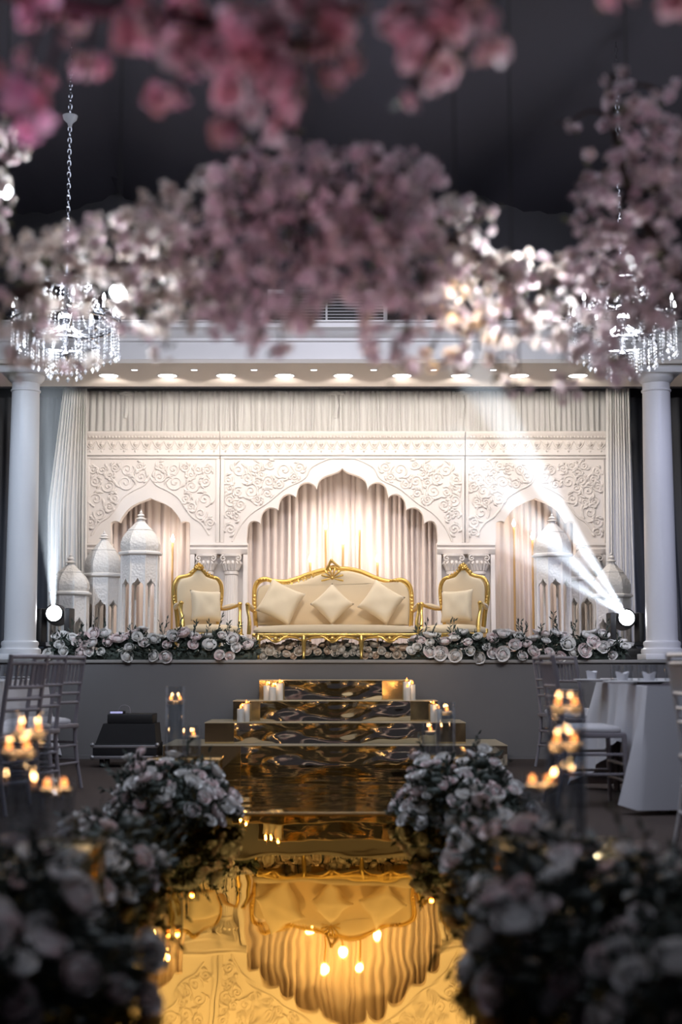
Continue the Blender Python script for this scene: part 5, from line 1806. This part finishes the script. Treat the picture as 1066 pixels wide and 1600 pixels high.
cherry_branch('pale pink cherry branch at the left in front of the chandelier', 'cherry_pale',
    [(-60, 470, 3.8), (40, 455, 3.75), (140, 420, 3.7), (240, 410, 3.65), (330, 380, 3.6)],
    [(30, 470, 50, 55, 3.7), (35, 400, 40, 35, 3.75), (110, 395, 60, 45, 3.7), (180, 385, 55, 60, 3.7), (45, 545, 45, 30, 3.65, .7), (250, 350, 55, 65, 3.65), (240, 455, 55, 55, 3.75),
     (300, 440, 50, 80, 3.6), (160, 470, 50, 35, 3.8, .6), (225, 500, 45, 40, 3.8, .7), (320, 310, 55, 50, 3.6), (110, 560, 35, 20, 3.6, .6), (20, 590, 25, 12, 3.6, .5), (260, 545, 22, 18, 3.7, .6), (70, 500, 30, 40, 3.6, .5)], 51)
cherry_branch('mauve cherry branch arching across the middle above the arches', 'cherry',
    [(300, 380, 3.5), (400, 345, 3.4), (500, 320, 3.35), (580, 330, 3.35), (680, 370, 3.4)],
    [(390, 320, 75, 75, 3.4), (400, 460, 55, 80, 3.35), (345, 420, 50, 85, 3.45), (480, 330, 80, 100, 3.35), (465, 460, 45, 55, 3.3, .8), (430, 235, 40, 35, 3.4, .9), (560, 300, 75, 75, 3.35),
     (560, 410, 70, 70, 3.3), (640, 295, 55, 60, 3.4), (640, 405, 65, 80, 3.35), (605, 510, 40, 55, 3.35, .9), (545, 455, 40, 30, 3.3, .8), (650, 490, 45, 45, 3.4, .7), (400, 540, 35, 18, 3.3, .5), (440, 545, 12, 12, 3.3, .5), (530, 240, 45, 20, 3.4, .6), (625, 575, 22, 22, 3.35, .5), (490, 510, 25, 14, 3.3, .5), (340, 500, 30, 30, 3.4, .6)], 52, dens=2.2)
cherry_branch('olive and white cherry branch hanging before the right half of the header', 'cherry_pale',
    [(620, 350, 3.8), (700, 375, 3.75), (780, 420, 3.75), (860, 440, 3.8), (960, 450, 3.85)],
    [(725, 345, 50, 40, 3.7, .9), (755, 440, 65, 60, 3.75), (715, 520, 40, 40, 3.7, .7), (780, 570, 32, 42, 3.65, .6), (840, 440, 50, 45, 3.8), (850, 500, 45, 40, 3.75, .8), (700, 440, 40, 50, 3.7, .8), (790, 500, 40, 40, 3.75, .7), (810, 610, 22, 14, 3.65, .6), (740, 570, 28, 20, 3.7, .5), (675, 545, 25, 30, 3.7, .5), (765, 330, 18, 14, 3.75, .6)], 53)
cherry_branch('dusky cherry branch rising at the right edge above the right column', 'cherry',
    [(1110, 480, 3.9), (1040, 400, 3.9), (985, 300, 3.9), (960, 200, 3.9), (955, 130, 3.9)],
    [(990, 195, 50, 50, 3.9), (1040, 230, 32, 60, 3.9), (962, 130, 22, 26, 3.9, .8), (888, 194, 24, 14, 3.9, .6), (955, 275, 55, 45, 3.9), (1025, 300, 45, 60, 3.9), (925, 335, 42, 40, 3.9, .9), (1000, 390, 65, 55, 3.9), (930, 420, 50, 45, 3.9), (1000, 480, 65, 45, 3.85), (925, 530, 45, 40, 3.85), (890, 600, 24, 26, 3.8, .7), (960, 570, 32, 26, 3.8, .7), (1040, 440, 30, 80, 3.9), (1033, 148, 10, 12, 3.9, .6), (900, 480, 30, 35, 3.85, .8), (990, 600, 18, 22, 3.8, .5), (1050, 150, 18, 25, 3.9, .6), (880, 545, 18, 30, 3.8, .7)], 54)
cherry_branch('bright pink cherry branch hanging close overhead at the upper left', 'cherry_pink',
    [(-60, -40, 2.35), (120, 10, 2.3), (300, 30, 2.25), (420, 60, 2.3), (520, 70, 2.3)],
    [(60, 30, 65, 35, 2.3, .8), (30, 135, 42, 45, 2.3), (55, 188, 28, 24, 2.3, .8), (260, 40, 70, 45, 2.25), (370, 55, 80, 55, 2.25), (470, 60, 75, 65, 2.3), (535, 85, 18, 38, 2.3, .8), (300, 105, 40, 24, 2.25, .7), (275, 155, 24, 16, 2.25, .7), (400, 135, 60, 50, 2.3), (365, 200, 30, 24, 2.35, .6), (470, 165, 24, 13, 2.3, .7), (525, 20, 40, 30, 2.3), (190, 20, 50, 25, 2.3, .7), (135, 110, 25, 12, 2.3, .5), (440, 205, 28, 16, 2.4, .6), (500, 120, 40, 20, 2.3, .6)], 55, size=(0.023, 0.032), dens=1.35, dY=0.16)
cherry_branch('coral pink cherry cluster hanging from the top edge right of the middle', 'cherry_pink',
    [(820, -60, 2.4), (760, -10, 2.35), (700, 40, 2.3), (660, 110, 2.3), (648, 140, 2.3)],
    [(690, 30, 78, 40, 2.3), (700, 85, 62, 34, 2.3), (648, 140, 34, 20, 2.3, .9), (768, 76, 14, 10, 2.3, .8), (622, 28, 22, 32, 2.3), (965, -6, 24, 10, 2.3, .7), (1055, 2, 16, 12, 2.3, .7)], 56, size=(0.023, 0.032), dens=1.35, dY=0.14)
cherry_branch('white lit blossom spray at the left edge above the chandelier', 'cherry_pale',
    [(-70, 300, 4.3), (-20, 270, 4.25), (20, 240, 4.2)],
    [(12, 238, 30, 18, 4.2), (40, 236, 14, 12, 4.2, .8), (8, 205, 14, 26, 4.2, .7), (8, 330, 20, 36, 4.2, .8), (5, 270, 12, 22, 4.2, .7)], 57)

# pin spots; the white ones are added to light the blossom from behind
def pin_spot(label, px, py, Y, target, power, color, angle, m):
    p = at(px, py, Y)
    t = thing('pin_spot', label, 'spotlight', p, 0, 'small spotlights in the blossom')
    d = (Vector(target) - p).normalized()
    q = d.to_track_quat('-Z', 'Y').to_matrix().to_4x4()
    b = MB().lathe([(0.012, 0.07), (0.024, 0.06), (0.028, -0.02), (0.030, -0.03), (0.026, -0.03), (0.022, -0.012)], 16)
    b.v = [q @ v for v in b.v]
    b.build('can', M['black'], t)
    l = MB().lathe([(0.0, -0.013), (0.023, -0.013)], 16, caps=False)
    l.v = [q @ v for v in l.v]
    l.build('lens', m, t)
    MB().tube([(0, 0, 0.02), (0, 0, 5.62 - p.z)], 0.003, 5).build('hanging_cable', M['black'], t)
    spot_light('pin_beam', p + d * 0.035, target, power, color, angle, 0.7, 0.02)
pin_spot('added white pin spot lighting the blossom of the right branch', 800, 425, 4.55, at(815, 455, 3.7), 420, (0.94, 0.97, 1.0), 34, M['lens'])
pin_spot('warm pin spot among the blossom right of the middle', 712, 462, 4.15, at(708, 500, 3.7), 30, (1.0, 0.66, 0.30), 50, M['bulb'])
pin_spot('added white pin spot lighting the blossom of the left branch', 185, 455, 4.6, at(190, 480, 3.8), 230, (0.94, 0.97, 1.0), 34, M['lens'])
pin_spot('added white pin spot lighting the spray at the left edge', 8, 300, 4.9, at(14, 270, 4.2), 90, (0.94, 0.97, 1.0), 30, M['lens'])
pin_spot('added white pin spot lighting the blossom at the right edge', 985, 410, 4.6, at(975, 400, 3.9), 60, (0.94, 0.97, 1.0), 24, M['lens'])
